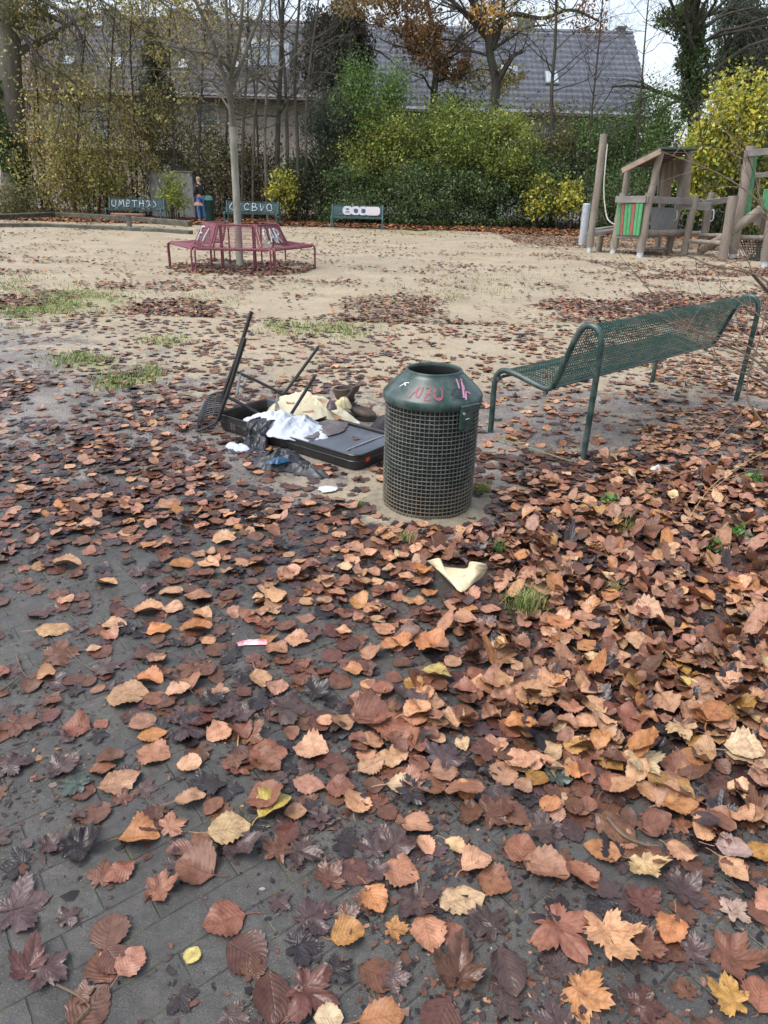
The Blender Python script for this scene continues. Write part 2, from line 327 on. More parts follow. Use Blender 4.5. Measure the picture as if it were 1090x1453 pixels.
# ------------------------------------------------------------------ leaves
COLS = {'tan': (.43, .255, .155), 'pinkish': (.33, .18, .12), 'orange': (.37, .18, .085), 'russet': (.21, .096, .062), 'brown': (.125, .062, .04), 'plum': (.072, .046, .044),
        'dark': (.026, .020, .021), 'yellow': (.50, .38, .14), 'pale': (.48, .35, .21), 'maroon': (.10, .045, .036), 'greenish grey': (.055, .07, .06), 'small yellow': (.55, .46, .18), 'ochre': (.36, .20, .075), 'greyish': (.34, .26, .21)}
def tpl_oval(seed, nu=14, nv=8, far=False):
    r = np.random.default_rng(seed); w0 = r.uniform(.36, .50); pk = r.uniform(.40, .52)
    u = np.linspace(0, 1, nu + 1); prof = np.where(u < pk, np.sin(np.clip(u / pk, 0, 1) * np.pi / 2) ** .62, np.clip(np.cos(np.clip((u - pk) / (1 - pk), 0, 1) * np.pi / 2), 0, 1) ** .78)
    v = np.linspace(-1, 1, nv + 1); U, Vv = np.meshgrid(u, v, indexing='ij')
    W = w0 * prof[:, None] * np.ones_like(Vv)
    tooth = np.where(np.arange(nu + 1) % 2 == 0, 1.05, .93)[:, None]
    bite = 1 - .5 * np.clip(vn(U * 3.2 + 9, Vv * .8 + 3, seed + 40) - .72, 0, 1) * 3.5 * (seed % 3 == 0); W = W * np.where(np.abs(Vv) > .5, bite, 1)
    Wv = np.where(np.abs(Vv) > .99, W * tooth * (1 + (r.uniform(-.06, .06, U.shape))), W)
    x = Wv * Vv; y = U - .5 + np.where(np.abs(Vv) > .5, .045 * np.abs(Vv), 0)
    c1, c2, c3 = r.uniform(-.28, .6), r.uniform(-.35, .45), r.uniform(-.15, .15)
    z = c1 * x ** 2 * 2 * r.uniform(.6, 1.4) + c2 * (U - .5) ** 2 + c3 * x * (U - .5) * 2
    z += .03 * (vn(x * 6 + 50, y * 6 + 50, seed) - .5) * 2; ang = np.arctan2(y, x); z += (x ** 2 + y ** 2) * (.30 * np.sin(ang * 3 + r.uniform(0, 6)) + .16 * np.sin(ang * 5 + r.uniform(0, 6)))
    z += (np.abs(Vv) ** 1.5) * r.uniform(.01, .03) * np.sin((U - .3 * np.abs(Vv)) * 2 * np.pi * 8 * (1 if nu > 10 else .4))
    if r.random() < .35: z += np.clip(np.abs(x) - .12, 0, 1) * np.where(x > 0, r.uniform(.2, 1.3), r.uniform(-.2, .6))
    V = np.stack([x, y, z], -1).reshape(-1, 3); idx = np.arange(V.shape[0]).reshape(nu + 1, nv + 1)
    F = np.stack([idx[:-1, :-1], idx[:-1, 1:], idx[1:, 1:], idx[1:, :-1]], -1).reshape(-1, 4); uv = np.stack([U, Vv], -1).reshape(-1, 2)
    return V, F, uv
def tpl_maple(seed, rings=5, per=8):
    r = np.random.default_rng(seed); lobes = [(-128, .52), (-62, .86), (0, 1.0), (62, .86), (128, .52)]
    keys = [(-180, .16, 1)]
    for i, (a, L) in enumerate(lobes):
        L *= r.uniform(.88, 1.1); w = 18
        j_ = lambda: r.uniform(.93, 1.07)
        keys += [(a - w * 1.55, L * .66 * j_(), .6), (a - w * 1.2, L * .80 * j_(), .5), (a - w * 1.05, L * .72 * j_(), .4), (a - w * .6, L * .90 * j_(), .25), (a - w * .4, L * .84 * j_(), .15), (a, L, 0), (a + w * .4, L * .84 * j_(), .15), (a + w * .6, L * .89 * j_(), .25), (a + w * 1.05, L * .71 * j_(), .4), (a + w * 1.2, L * .79 * j_(), .5), (a + w * 1.55, L * .64 * j_(), .6)]
        if i < 4: keys.append(((a + lobes[i + 1][0]) / 2, .56 * r.uniform(.82, 1.1), 1))
    keys = np.array(keys); n = len(keys); th = np.radians(keys[:, 0] + 90); rad = keys[:, 1] * .62
    V = [(0, 0, 0)]; uv = [(0, 0)]
    for k in range(1, rings + 1):
        t = k / rings
        for i in range(n):
            rr = rad[i] * t if t > .5 else (rad[i] * t * .6 + .4 * t * .3)
            V.append((rr * math.cos(th[i]), rr * math.sin(th[i]), 0)); uv.append((t * rad[i], keys[i, 2] * min(1, t * 1.2)))
    V = np.array(V); V[:, 1] -= .12; F4 = []; F3 = []
    for i in range(n):
        j = (i + 1) % n; F3.append((0, 1 + i, 1 + j))
        for k in range(rings - 1): a = 1 + k * n; F4.append((a + i, a + n + i, a + n + j, a + j))
    x, y = V[:, 0], V[:, 1]; rr = np.hypot(x, y); ang = np.arctan2(y, x)
    z = .05 * (vn(x * 7 + 50, y * 7 + 50, seed) - .5) * 2 + rr ** 2 * (r.uniform(-.6, .9) + .5 * np.sin(ang * 2 + r.uniform(0, 6)) + .35 * np.sin(ang * 5 + r.uniform(0, 6))) + .03 * np.cos(ang * 10) * rr * 2
    if r.random() < .4: z += np.clip(x * math.cos(2) + y * math.sin(2) - .1, 0, 1) * r.uniform(.4, 1.4)
    V[:, 2] = z + rr * .04; return V, (np.array(F4), np.array(F3)), np.array(uv)
def stem(V, F, uv, r, kind):
    """adds a thin stalk strip"""
    L = r.uniform(.15, .45); b = len(V); y0 = V[:, 1].min() + (.02 if kind == 'O' else .38); x0 = 0; cx = r.uniform(-.15, .15)
    P = []
    for k in range(4):
        t = k / 3; w = .014
        for s_ in (-1, 1): P.append((x0 + cx * t * t + s_ * w, y0 - L * t, .012 + .02 * t))
    q = [(b + 2 * k, b + 2 * k + 1, b + 2 * k + 3, b + 2 * k + 2) for k in range(3)]
    return np.vstack([V, P]), q, np.vstack([uv, [(.5, 0)] * 8])
def make_tpls():
    T = {}
    for lvl, (nu, nv, rings) in {'near': (16, 8, 5), 'mid': (7, 4, 2)}.items():
        o = []; m = []
        for s in range(26):
            V, F, uv = tpl_oval(100 + s, nu, nv); f4 = F; f3 = np.zeros((0, 3), int)
            if lvl == 'near' and s % 2: V, q, uv = stem(V, F, uv, np.random.default_rng(s), 'O'); f4 = np.vstack([F, q])
            o.append((V, f4, f3, uv))
        for s in range(18):
            V, (f4, f3), uv = tpl_maple(200 + s, rings)
            if lvl == 'near' and s % 3: V, q, uv = stem(V, f4, uv, np.random.default_rng(s), 'M'); f4 = np.vstack([f4, q])
            m.append((V, f4, f3, uv))
        T[lvl] = {'O': o, 'M': m}
    return T
TPL = make_tpls()
LM = leaf_mat('fallen_leaf', True)
BIN = Vector((.236, 3.60, 0))
SA = Vector((.80, -.60, 0)); SB = Vector((.60, .80, 0)); SO = Vector((-1.20, 4.80, 0))       # suitcase axes
KEEP = [(G(650, 822), .135), (G(357, 913), .06), (G(930, 667), .07), (G(745, 868), .05), (G(465, 695), .06), (G(338, 634), .09), (G(410, 660), .16)]
def blocked(x, y, r=.03):
    for q, kr in KEEP:
        if (x - q.x) ** 2 + (y - q.y) ** 2 < kr * kr: return True
    if (x - BIN.x) ** 2 + (y - BIN.y) ** 2 < (.245 + r) ** 2: return True
    dx, dy = x - SO.x, y - SO.y; a = dx * SA.x + dy * SA.y; b = dx * SB.x + dy * SB.y
    return -r < a < 1.28 + r and -r < b < .5 + r
class Heap:
    """height of the leaves already lying there, in cells"""
    c = .011
    def __init__(s): s.x0, s.y0 = -6, .3; s.h = np.zeros((int(13 / s.c), int(9.6 / s.c)), np.float32)
    def cells(s, X, Y): return np.clip(((X - s.x0) / s.c).astype(int), 0, s.h.shape[0] - 1), np.clip(((Y - s.y0) / s.c).astype(int), 0, s.h.shape[1] - 1)
heap = Heap()
def place_leaf(kind, lvl, x, y, size, rot, tilt, taz, flat, ti=None, use_heap=True, rr=random):
    T = TPL[lvl][kind]; V, f4, f3, uv = T[rr.randrange(len(T)) if ti is None else ti % len(T)]
    P = V * np.array([size * rr.uniform(.88, 1.1), size, size * flat]); ca, sa = math.cos(rot), math.sin(rot)
    X = P[:, 0] * ca - P[:, 1] * sa; Y = P[:, 0] * sa + P[:, 1] * ca; Z = P[:, 2]
    sl = math.tan(tilt); Z = Z + (X * math.cos(taz) + Y * math.sin(taz)) * sl
    X = X + x; Y = Y + y; g = gz(np.array([x]), np.array([y]))[0]
    I, J = heap.cells(X, Y); H = heap.h[I, J]; Hm = float(np.percentile(H, 70))
    Z = Z - np.percentile(Z, 12 if flat > .4 else 25) * .9 + g + .004 + Hm
    Z = np.maximum(Z, g + .0015 + H + np.abs(P[:, 2]) * .03)
    np.maximum.at(heap.h, (I, J), np.minimum(Z - g + .0006, np.minimum(H + (.009 if flat > .4 else .004), .06)))
    for di, dj in ((1, 0), (0, 1)): np.maximum.at(heap.h, (np.minimum(I + di, heap.h.shape[0] - 1), np.minimum(J + dj, heap.h.shape[1] - 1)), np.minimum(Z - g, np.minimum(H + .003, .055)))
    return np.stack([X, Y, Z], -1), f4, f3, uv
# leaves read off the photograph: px, py, type, colour, length px, tip direction in degrees, curl
EXP = """169 1113 O tan 62 40 .8;145 1093 O russet 36 20 .8;268 1137 O tan 46 25 .6;303 1147 O russet 36 60 .5;196 1190 O orange 58 5 1.;245 1173 M pinkish 46 30 .3;389 1148 O yellow 55 45 1.1;376 1135 O russet 50 120 1.;324 1183 O pale 60 20 .6
279 1235 O russet 62 160 .6;228 1262 M russet 54 10 .4;320 1307 O russet 60 200 .3;345 1208 M plum 62 -60 .7;395 1208 M brown 54 80 .5;428 1213 M plum 56 -20 .8;467 1245 M brown 50 45 .3;492 1328 O ochre 50 20 .7;530 1278 O orange 50 -60 1.
437 1117 O pinkish 48 -10 .4;481 1122 O russet 42 0 .4;525 1093 O tan 42 30 .6;375 1085 O russet 54 -30 .7;268 1087 O tan 36 0 .6;118 1203 M dark 62 0 .8;72 1200 M plum 38 30 .3;25 1228 M dark 48 200 .2;32 1288 M plum 84 30 .25;95 1303 M plum 36 50 .8
42 1373 M maroon 58 90 1.;70 1382 M plum 60 -20 .4;440 1413 M maroon 84 -30 .9;442 1303 M plum 72 30 .3;430 1343 M dark 62 0 .2;108 1116 M greenish_grey 52 170 .2;465 1449 O pale 42 0 .6;540 1446 O orange 66 10 .5;530 1203 M plum 50 90 .4
572 1120 O pale 50 0 .5;590 1173 O tan 48 -10 .7;657 1130 O russet 55 0 .8;665 1158 O brown 44 80 .8;735 1089 O tan 44 0 .5;815 1103 O orange 38 -20 .8;867 1120 O russet 46 40 .8;910 1098 M pale 60 -60 .6;1060 1090 O pale 66 -20 .5;945 1128 O ochre 70 -40 1.
960 1158 O orange 50 0 .8;737 1210 O russet 50 0 1.;567 1240 O pinkish 55 -20 .5;700 1253 O russet 50 -20 .6;652 1280 O pale 70 10 .6;675 1228 O tan 50 30 .8;645 1203 O pale 34 -40 .6;772 1235 O pinkish 66 -20 .5;825 1245 O russet 56 -50 .6;855 1213 O orange 52 160 .4
915 1238 M pale 58 -80 .9;970 1265 M plum 66 30 .4;1037 1213 O greyish 50 -10 .6;1037 1240 O tan 46 -60 .5;1077 1215 O ochre 44 20 .6;1040 1295 M greyish 50 30 .2;1040 1360 M russet 78 -30 .5;595 1283 M plum 66 -60 .4;607 1325 O pinkish 56 -80 .5
560 1320 M ochre 36 0 .6;695 1313 M plum 62 120 .5;795 1323 M russet 92 -60 .5;865 1333 M tan 96 -80 .5;915 1283 M maroon 60 40 .5;915 1348 M russet 52 -20 .4;985 1353 M plum 52 0 .2;830 1415 M orange 76 -30 .5;1032 1418 M ochre 66 150 .5
1077 1418 O russet 54 60 .5;915 1433 M maroon 60 -10 .6;720 1378 O plum 72 -80 .6;650 1383 M brown 76 80 1.;560 1393 M plum 46 0 .4;212 965 O orange 40 -10 .9;180 990 O tan 60 10 .3;252 985 O tan 36 20 .6;310 983 M pinkish 32 0 .2;202 1028 O pinkish 38 30 .4
268 1040 M plum 48 -20 .3;217 1072 O pinkish 50 -10 .4;155 1077 O brown 40 20 .4;225 897 O orange 36 30 .8;277 893 O orange 46 10 .8;210 867 O tan 42 10 .5;245 865 O tan 34 80 .4;242 842 O tan 34 10 .4;280 850 O pinkish 42 -10 .5;162 890 O tan 36 0 .5
75 895 O tan 46 15 .8;112 895 M plum 32 -10 .6;370 967 O tan 42 -60 .4;422 910 O tan 40 0 .5;392 925 O pinkish 36 -30 .6;392 850 O tan 36 60 .5;380 1075 O russet 56 -10 .6;440 1067 O tan 50 0 .6;487 1030 O pinkish 34 -60 .5;525 1022 O russet 66 20 .6
317 767 O tan 34 20 .5;257 802 O orange 34 10 .8;295 803 O tan 32 -5 .5;150 828 O tan 34 -10 .6;95 802 O tan 38 10 .5;125 750 O tan 34 0 .5;695 869 O pinkish 33 20 .4;656 889 O pinkish 37 0 .4;792 895 O orange 42 0 .6;830 925 O orange 34 30 .6
610 920 O orange 54 -30 .8;617 967 O yellow 44 -10 .8;710 940 M pinkish 52 40 .4;752 1007 O tan 58 -20 .5;905 920 O tan 40 60 .5;930 927 O pinkish 46 0 .6;1052 842 O orange 46 20 .6;990 850 O orange 50 -50 1.;1025 915 O brown 56 60 .5
1000 990 O pinkish 50 0 .5;962 1047 M pale 46 -80 .8;1007 1030 O orange 60 50 .8;840 1012 O tan 42 -60 .6;780 985 O tan 46 40 .6;735 1040 O orange 46 0 .8;555 1040 O russet 60 -20 .7;590 1020 O tan 44 30 .6;895 985 O orange 32 20 .8
912 882 O tan 54 -20 1.;825 885 O pinkish 36 0 .6;1050 1080 O pale 56 -10 .6;970 980 O yellow 36 -60 .6;300 1000 M dark 40 40 .3;90 1090 M plum 50 60 .3;30 1030 M brown 60 0 .3;85 930 M brown 60 20 .3;150 950 M plum 50 30 .3;20 1090 M plum 50 30 .3
480 1380 M dark 46 30 .3;585 1130 M dark 60 30 .3;700 1160 M brown 60 30 .5;770 1180 M plum 60 0 .4;560 1200 M plum 60 60 .4;790 1110 M greenish_grey 36 60 .3;870 1180 O brown 60 -40 1.;450 985 M dark 50 40 .4;410 1010 M plum 70 0 .3;345 1020 M plum 40 10 .3;273 1358 O small_yellow 27 70 .3;630 1080 M plum 60 60 .3"""
def parse():
    for it in EXP.replace('\n', ';').split(';'):
        a = it.split()
        if len(a) == 7: yield float(a[0]), float(a[1]), a[2], a[3].replace('_', ' '), float(a[4]), float(a[5]), float(a[6])
def build_leaves():
    near = []; midl = []
    explicit = []
    for px, py, k, c, L, ang, curl in parse():
        p = G(px, py); dep = proj(p.x, p.y, 0)[2]; size = L / CF * dep * (1.0 if k == 'O' else 1.12)
        explicit.append((p.x, p.y, k, c, size, math.radians(ang - 90), curl))
    # region by region candidates, y ascending bands for level
    cand = []
    bands = [(.62, 3.2), (3.2, 9.5)]
    for b, (y0, y1) in enumerate(bands):
        area_x = lambda y: .62 * (y * .909 + .67) + .25
        N = int(((area_x(y0) + area_x(y1)) * (y1 - y0)) * 900)
        ys = rng.uniform(y0, y1, N); xw = .62 * (ys * .909 + .67) + .25; xm = area_x(y1); xs = rng.uniform(-xm, xm, N); keep = np.abs(xs) < xw; xs, ys = xs[keep], ys[keep]
        dens = zone(DD, DY, xs, ys); cl = fbm(xs * 2.6, ys * 2.6, 11, 3); f = np.clip((cl - .5) * 3.2 + 1, .0, 2.2)
        d = np.where(dens > 1.25, dens * np.clip(f, .75, 1.3), dens * f)
        acc = rng.random(len(xs)) < d * np.where(dens > .95, 1.5, 1.15) * 260 / 900
        for x, y, dd in zip(xs[acc], ys[acc], dens[acc]):
            px, py, c = proj(x, y, 0); left = np.clip((560 - px) / 300, 0, 1)
            pm = .30 + .25 * left; 
            if px > 700 and py > 700: pm = .20
            if py > 1150: pm = .55
            m = random.random() < pm
            if y < 3.0:
                ds = [((x - e[0]) ** 2 + (y - e[1]) ** 2) ** .5 < e[4] * .62 for e in explicit]
                if dd < .9 and any(ds): continue
            if blocked(x, y): continue
            if .98 < ((x - BIN.x) ** 2 + (y - BIN.y) ** 2) ** .5 / .33 < 0: continue
            if abs(x - BIN.x) < .5 and abs(y - BIN.y) < .45 and random.random() < .75 * (((x - BIN.x) ** 2 + (y - BIN.y) ** 2) < .16): continue
            q = random.random()
            if m: c_ = 'plum' if q < .32 else 'dark' if q < .60 else 'brown' if q < .82 else 'maroon' if q < .88 else 'russet'
            else: c_ = 'tan' if q < .21 else 'pinkish' if q < .47 else 'russet' if q < .69 else 'orange' if q < .745 else 'brown' if q < .94 else 'pale' if q < .965 else 'ochre' if q < .99 else 'plum'
            if py < 720 and px < 540 and not m and q > .45: c_ = 'brown' if q < .8 else 'plum'
            
            wet = random.uniform(.5, 1) if c_ in ('plum', 'dark', 'maroon', 'brown') else random.uniform(0, .6)
            if py < 720 and px < 540: wet = min(1, wet + .3)
            size = random.uniform(.055, .092) * (1.25 if m else 1.0) * (1.0 if y < 2.4 else .95)
            cand.append([0 if m else 1, x, y, 'M' if m else 'O', c_, size, wet, dd, b])
    N = 11000; ys = rng.uniform(.62, 4.5, N); xs = rng.uniform(-2.6, 2.6, N); dens = zone(DD, DY, xs, ys); cl = fbm(xs * 3.1, ys * 3.1, 61, 3)
    for x, y, dd in zip(*(q_[(rng.random(N) < np.clip(dens, .2, 1.2) * np.clip((cl - .36) * 4, 0, 1.3) * .62) & (np.abs(xs) < .62 * (ys * .909 + .67) + .2)] for q_ in (xs, ys, dens))):
        if blocked(x, y): continue
        q = random.random(); cand.append([-1, x, y, 'M' if q < .7 else 'O', 'plum' if q < .3 else 'dark' if q < .5 else 'brown' if q < .85 else 'maroon', random.uniform(.06, .105), random.uniform(.7, 1), min(dd, .5), 0])
    cand.sort(key=lambda t: (t[0] + random.uniform(-.9, .9)))
    recs = []
    for pr, x, y, k, c, size, wet, dd, b in cand:
        flatish = wet > .55 and dd < 1.3
        flat = random.uniform(.12, .4) if flatish else random.uniform(.4, 1.1) * (1.25 if dd > 1.3 else .9)
        tilt = math.radians(abs(random.gauss(0, 1)) * (3 + 10.5 * min(dd, 1.9) * (0.45 if flatish else 1)))
        if dd > 1.2 and random.random() < .07: tilt = math.radians(random.uniform(30, 62))
        tilt = min(tilt, math.radians(62))
        lvl = 'near' if y < 2.9 else 'mid'
        geo = place_leaf(k, lvl, x, y, size, random.uniform(0, 6.3), tilt, random.uniform(0, 6.3), flat)
        recs.append([x, y, k, c, size, wet, geo, flat, tilt, False])
    for x, y, k, c, size, rot, curl in explicit:
        wet = .75 if c in ('plum', 'dark', 'maroon', 'brown', 'greenish grey') else random.uniform(.05, .4)
        geo = place_leaf(k, 'near', x, y, size, rot, math.radians(random.uniform(0, 7)), random.uniform(0, 6), .35 + curl * .6)
        recs.append([x, y, k, c, size, wet, geo, .3 + curl * .8, 0, True])
    # the 300 that show largest become objects
    sc = []; P = np.array([[r[0], r[1]] for r in recs]); SZ = np.array([r[4] for r in recs])
    for i, r in enumerate(recs):
        if r[1] > 2.9: continue
        px, py, c = proj(r[0], r[1], 0)
        if not (15 < px < 1075 and py < 1440): continue
        d = np.hypot(P[i + 1:, 0] - r[0], P[i + 1:, 1] - r[1]); cov = np.clip(1.1 - d / ((SZ[i + 1:] + r[4]) * .45), 0, 1).sum() if len(d) else 0
        s = (r[4] / c) ** 2 * (1 if r[2] == 'O' else .8) / (1 + 3 * cov)
        if r[9]: s *= 1.5
        if cov < 1.0: sc.append((s, i))
    sc.sort(reverse=True); chosen = set(i for s, i in sc[:300])
    def tintv(r, n):
        c = np.array(COLS[r[3]]) * random.uniform(.78, 1.22) * np.array([random.uniform(.93, 1.07), 1, random.uniform(.9, 1.1)])
        return np.clip(np.tile(c, (n, 1)), 0, 1)
    marks = [('the small yellow oval leaf', 273, 1358), ('the pale crumpled paper', 652, 815), ('the yellow-green grass tuft', 745, 868), ('the red and white wrapper', 357, 912), ('the litter bin', 605, 735),
             ('the curled yellow-tipped leaf', 389, 1148), ("the photo's bottom left corner", 0, 1453), ("the photo's bottom right corner", 1090, 1453), ("the photo's right edge", 1090, 1000), ("the photo's left edge", 0, 1050), ("the photo's bottom middle", 640, 1453), ('the bent twig on the right', 885, 1190)]
    cat = {}; bulk = {'V': [], 'f4': [], 'f3': [], 'uv': [], 't': [], 'w': []}; off = 0; lab = []
    for i, r in enumerate(recs):
        V, f4, f3, uv = r[6]
        if i in chosen:
            c0 = np.array([r[0], r[1], float(V[:, 2].min())]); o = mesh_np('fallen_leaf', V - c0, [f4, f3], LM, None, True, tintv(r, len(V)), r[5], uv); o.location = c0
            o['category'] = 'leaf'; o['group'] = 'fallen leaves lying nearest the camera'
            px, py, c = proj(r[0], r[1], 0)
            mk = min(marks, key=lambda m_: (m_[1] - px) ** 2 + (m_[2] - py) ** 2); dx, dy = px - mk[1], py - mk[2]
            if mk[0].startswith("the photo's bottom"): side = 'left of' if (mk[1] == 640 and dx < -60) else 'right of' if (mk[1] == 640 and dx > 60) else 'above'
            elif mk[0].startswith("the photo's"): side = 'above' if dy < -60 else 'below' if dy > 60 else 'beside'
            else: side = ('left of' if dx < 0 else 'right of') if abs(dx) > abs(dy) else ('behind' if dy < 0 else 'in front of')
            st = 'curled ' if r[7] > .75 else 'flat ' if r[7] < .4 else ''
            key = (st, r[3], r[2], side, mk[0]); lab.append((key, math.hypot(dx, dy), o))
        else:
            bulk['V'].append(V); bulk['f4'].append(f4 + off)
            if len(f3): bulk['f3'].append(f3 + off)
            bulk['uv'].append(uv); bulk['t'].append(tintv(r, len(V))); bulk['w'].append(np.full(len(V), r[5])); off += len(V)
    groups = {}
    for key, d, o in lab: groups.setdefault(key, []).append((d, o))
    ordn = ['nearest', 'second', 'third', 'fourth', 'fifth', 'sixth', 'seventh', 'eighth', 'ninth', 'tenth', 'eleventh', 'twelfth']
    for key, L in groups.items():
        L.sort(key=lambda t: t[0])
        for n_, (d, o) in enumerate(L):
            st, c, k, side, mk = key; kk = 'toothed oval' if k == 'O' else 'lobed'
            kk = 'smooth oval' if c == 'small yellow' else kk; nn = '' if len(L) == 1 else (', ' + ordn[min(n_, 11)])
            o['label'] = 'small smooth yellow oval leaf alone on bare wet paving at the lower left' if c == 'small yellow' else f"{st}{c.replace('dark','blackish')} {kk} leaf {side} {mk}{nn}"
    # far leaves: flat bent diamonds
    N = 210000; ys = 9.3 * np.exp(rng.uniform(0, math.log(40 / 9.3), N)); w = .6 * (ys * .909 + .67) + 1.5; xs = rng.uniform(-1, 1, N) * w
    dens = zone(DD, DY, xs, ys); cl = fbm(xs * .7, ys * .9, 21, 4); f = np.clip((cl - .5) * 8 + .75, .07, 1.8); belt = ys > np.where(xs > 4, 23.5, 30.6) + 2.2 * (fbm(xs * .5, ys * .5, 91, 3) - .5) + np.clip(4 - xs, 0, 6) * 0; belt |= (xs < -5) & (ys > 29.6); acc = rng.random(N) < np.where(belt, np.where(ys > 30, .95, .6), np.clip(dens * f * .46, 0, 1))
    rr_ = np.hypot(xs + 3.05, ys - 15.35); acc |= (rr_ < 1.5) & (rng.random(N) < .8 * (fbm(xs * 2, ys * 2, 5, 3) > .42))
    xs, ys, belt = xs[acc], ys[acc], belt[acc]; n = len(xs); s = rng.uniform(.028, .055, n) * np.where(belt & (ys > 29), 1.9, 1); a = rng.uniform(0, 6.3, n); z0 = gz(xs, ys) + .006
    ca, sa = np.cos(a), np.sin(a); tz = rng.uniform(-.55, .55, (2, n)) * s; lift = rng.random(n) * .02
    P4 = []
    for (lx, ly, tzz) in ((0, -1, tz[0]), (.72, -.1, tz[1]), (0, 1, -tz[0]), (-.72, .1, np.abs(tz[1]))):
        P4.append(np.stack([xs + (lx * ca - ly * sa) * s, ys + (lx * sa + ly * ca) * s, z0 + np.maximum(tzz, -.004) + lift], -1))
    FV = np.stack(P4, 1).reshape(-1, 3); FF = np.arange(n * 4).reshape(-1, 4)
    pal = np.array([COLS[c] for c in ('brown', 'russet', 'plum', 'dark', 'orange', 'pinkish', 'tan')]); pr_ = np.array([.27, .22, .16, .1, .08, .1, .07])
    pxx, pyy, _ = proj(xs, ys, 0); pick = rng.choice(7, n, p=pr_); T = pal[pick] * rng.uniform(.7, 1.3, (n, 1))
    T[belt] = T[belt] * np.array([1.15, 1.1, .9])
    FT = np.repeat(T, 4, 0); FW_ = np.repeat(rng.uniform(0, .7, n), 4)
    bulk['V'].append(FV); bulk['f4'].append(FF + off); bulk['uv'].append(np.tile([[0, .0], [.5, 1], [1, 0], [.5, -1]], (n, 1))); bulk['t'].append(FT); bulk['w'].append(FW_)
    off += n * 4
    N = 70000; ys = .6 * np.exp(rng.uniform(0, math.log(9.5 / .6), N)); xs = rng.uniform(-1, 1, N) * (.6 * (ys * .909 + .67) + .3); dens = zone(DD, DY, xs, ys); cl = fbm(xs * 3, ys * 3, 33, 4); bl = np.array([not blocked(a_, b_, 0) for a_, b_ in zip(xs, ys)])
    acc = (rng.random(N) < np.clip((dens * .6 + .12) * (cl - .3) * 3.2, 0, 1)) & bl; xs, ys = xs[acc], ys[acc]; n = len(xs); s = rng.gamma(2.0, .0032, n) + .002; a = rng.uniform(0, 6.3, n); z0 = gz(xs, ys) + .0022; ca, sa = np.cos(a), np.sin(a); P5 = []
    for k_ in range(5):
        th = k_ * 1.2566; rr_ = s * rng.uniform(.35, 1.1, n); lx_, ly_ = np.cos(th) * rr_ * .6, np.sin(th) * rr_; P5.append(np.stack([xs + lx_ * ca - ly_ * sa, ys + lx_ * sa + ly_ * ca, z0 + rng.random(n) ** 3 * s * .45], -1))
    FV = np.stack(P5, 1).reshape(-1, 3); T = pal[rng.choice(7, n, p=(.3, .05, .3, .31, .01, .02, .01))] * rng.uniform(.6, 1.2, (n, 1)); ix = np.arange(n)[:, None] * 5 + off
    bulk['V'].append(FV); bulk['f4'].append(ix + np.array([[0, 1, 2, 3]])); bulk['f3'].append(ix + np.array([[0, 3, 4]])); bulk['uv'].append(np.tile([[.5, .3]], (n * 5, 1))); bulk['t'].append(np.repeat(T, 5, 0)); bulk['w'].append(np.repeat(rng.uniform(.3, 1, n), 5))
    o = mesh_np('leaf_litter', np.vstack(bulk['V']), [np.vstack(bulk['f4']), np.vstack(bulk['f3'])], LM, None, True, np.vstack(bulk['t']), np.concatenate(bulk['w']), np.vstack(bulk['uv']))
    tag(o, 'brown and dark autumn leaves covering the ground beyond and between the nearest ones', 'leaves', kind='stuff')
    print('leaves', len(recs), 'far', n, 'verts', len(o.data.vertices))
build_leaves()
# ------------------------------------------------------------------ litter bin
GREEN = mat('green_enamel', (.011, .034, .029), (.019, .052, .045), 9, .24, .45, bsc=60, bst=.12, dirt=(.095, .11, .105), dsc=9, dlo=.45, dhi=.75)
GWIRE = mat('green_wire', (.014, .05, .04), (.028, .075, .06), 30, .35, .55, bst=.1, dirt=(.14, .13, .10), dsc=9, dlo=.5, dhi=.75)
def wiremud():
    m, nt, p = newmat('muddy_wire'); tc = nd(nt, 'ShaderNodeTexCoord').outputs['Object']; sx = nd(nt, 'ShaderNodeSeparateXYZ'); lk(nt, tc, sx.inputs[0])
    n = noise(nt, 9, 6, tc, .65)
    c = ramp(nt, noise(nt, 40, 3, tc), .3, .7, (.04, .05, .045), (.12, .13, .115))
    c = mixc(nt, ramp(nt, noise(nt, 16, 5, tc, .65), .46, .72), c, (.17, .175, .155))
    h = mth(nt, 'ADD', sx.outputs[2], mth(nt, 'MULTIPLY', mth(nt, 'SUBTRACT', n, .5), .28))
    c = mixc(nt, ramp(nt, h, .05, .26, (1, 1, 1), (0, 0, 0)), c, (.145, .12, .085)); lk(nt, c, p.inputs['Base Color']); p.inputs['Roughness'].default_value = .5
    bump(nt, p, noise(nt, 150, 4, tc), .3, .002); return m
MUDW = wiremud()
DARK = mat('bin_liner', (.006, .008, .008), (.014, .017, .016), 12, .6, dirt=(.09, .075, .05), dsc=4, dlo=.5, dhi=.8)
PINK = mat('pink_paint', (.30, .06, .075), (.16, .05, .07), 40, .55, bst=0); PINK2 = mat('pale_pink_paint', (.50, .22, .32), (.25, .12, .18), 30, .55, bst=0)
PALE = mat('white_paint', (.55, .58, .6), (.42, .45, .48), 60, .55, bst=.1); SCUFF = mat('scuffed_black_paint', (.015, .015, .02), (.05, .05, .06), 60, .5)
NECK = mat('painted_hole_shade', (.006, .006, .006), (.012, .012, .011), 9, .8)  # near-black colour inside the lid opening stands in for the shade there
bn = empty('litter_bin', BIN, 'green metal litter bin with wire mesh body and pink scrawl on its conical lid', 'bin')
b = MB(); RB = .240
for k in range(64):
    a = 2 * math.pi * k / 64; b.tube([(RB * math.cos(a), RB * math.sin(a), -.02), (RB * math.cos(a), RB * math.sin(a), .617)], .0028, 5)
b.build('mesh_body', MUDW, bn)
b = MB()
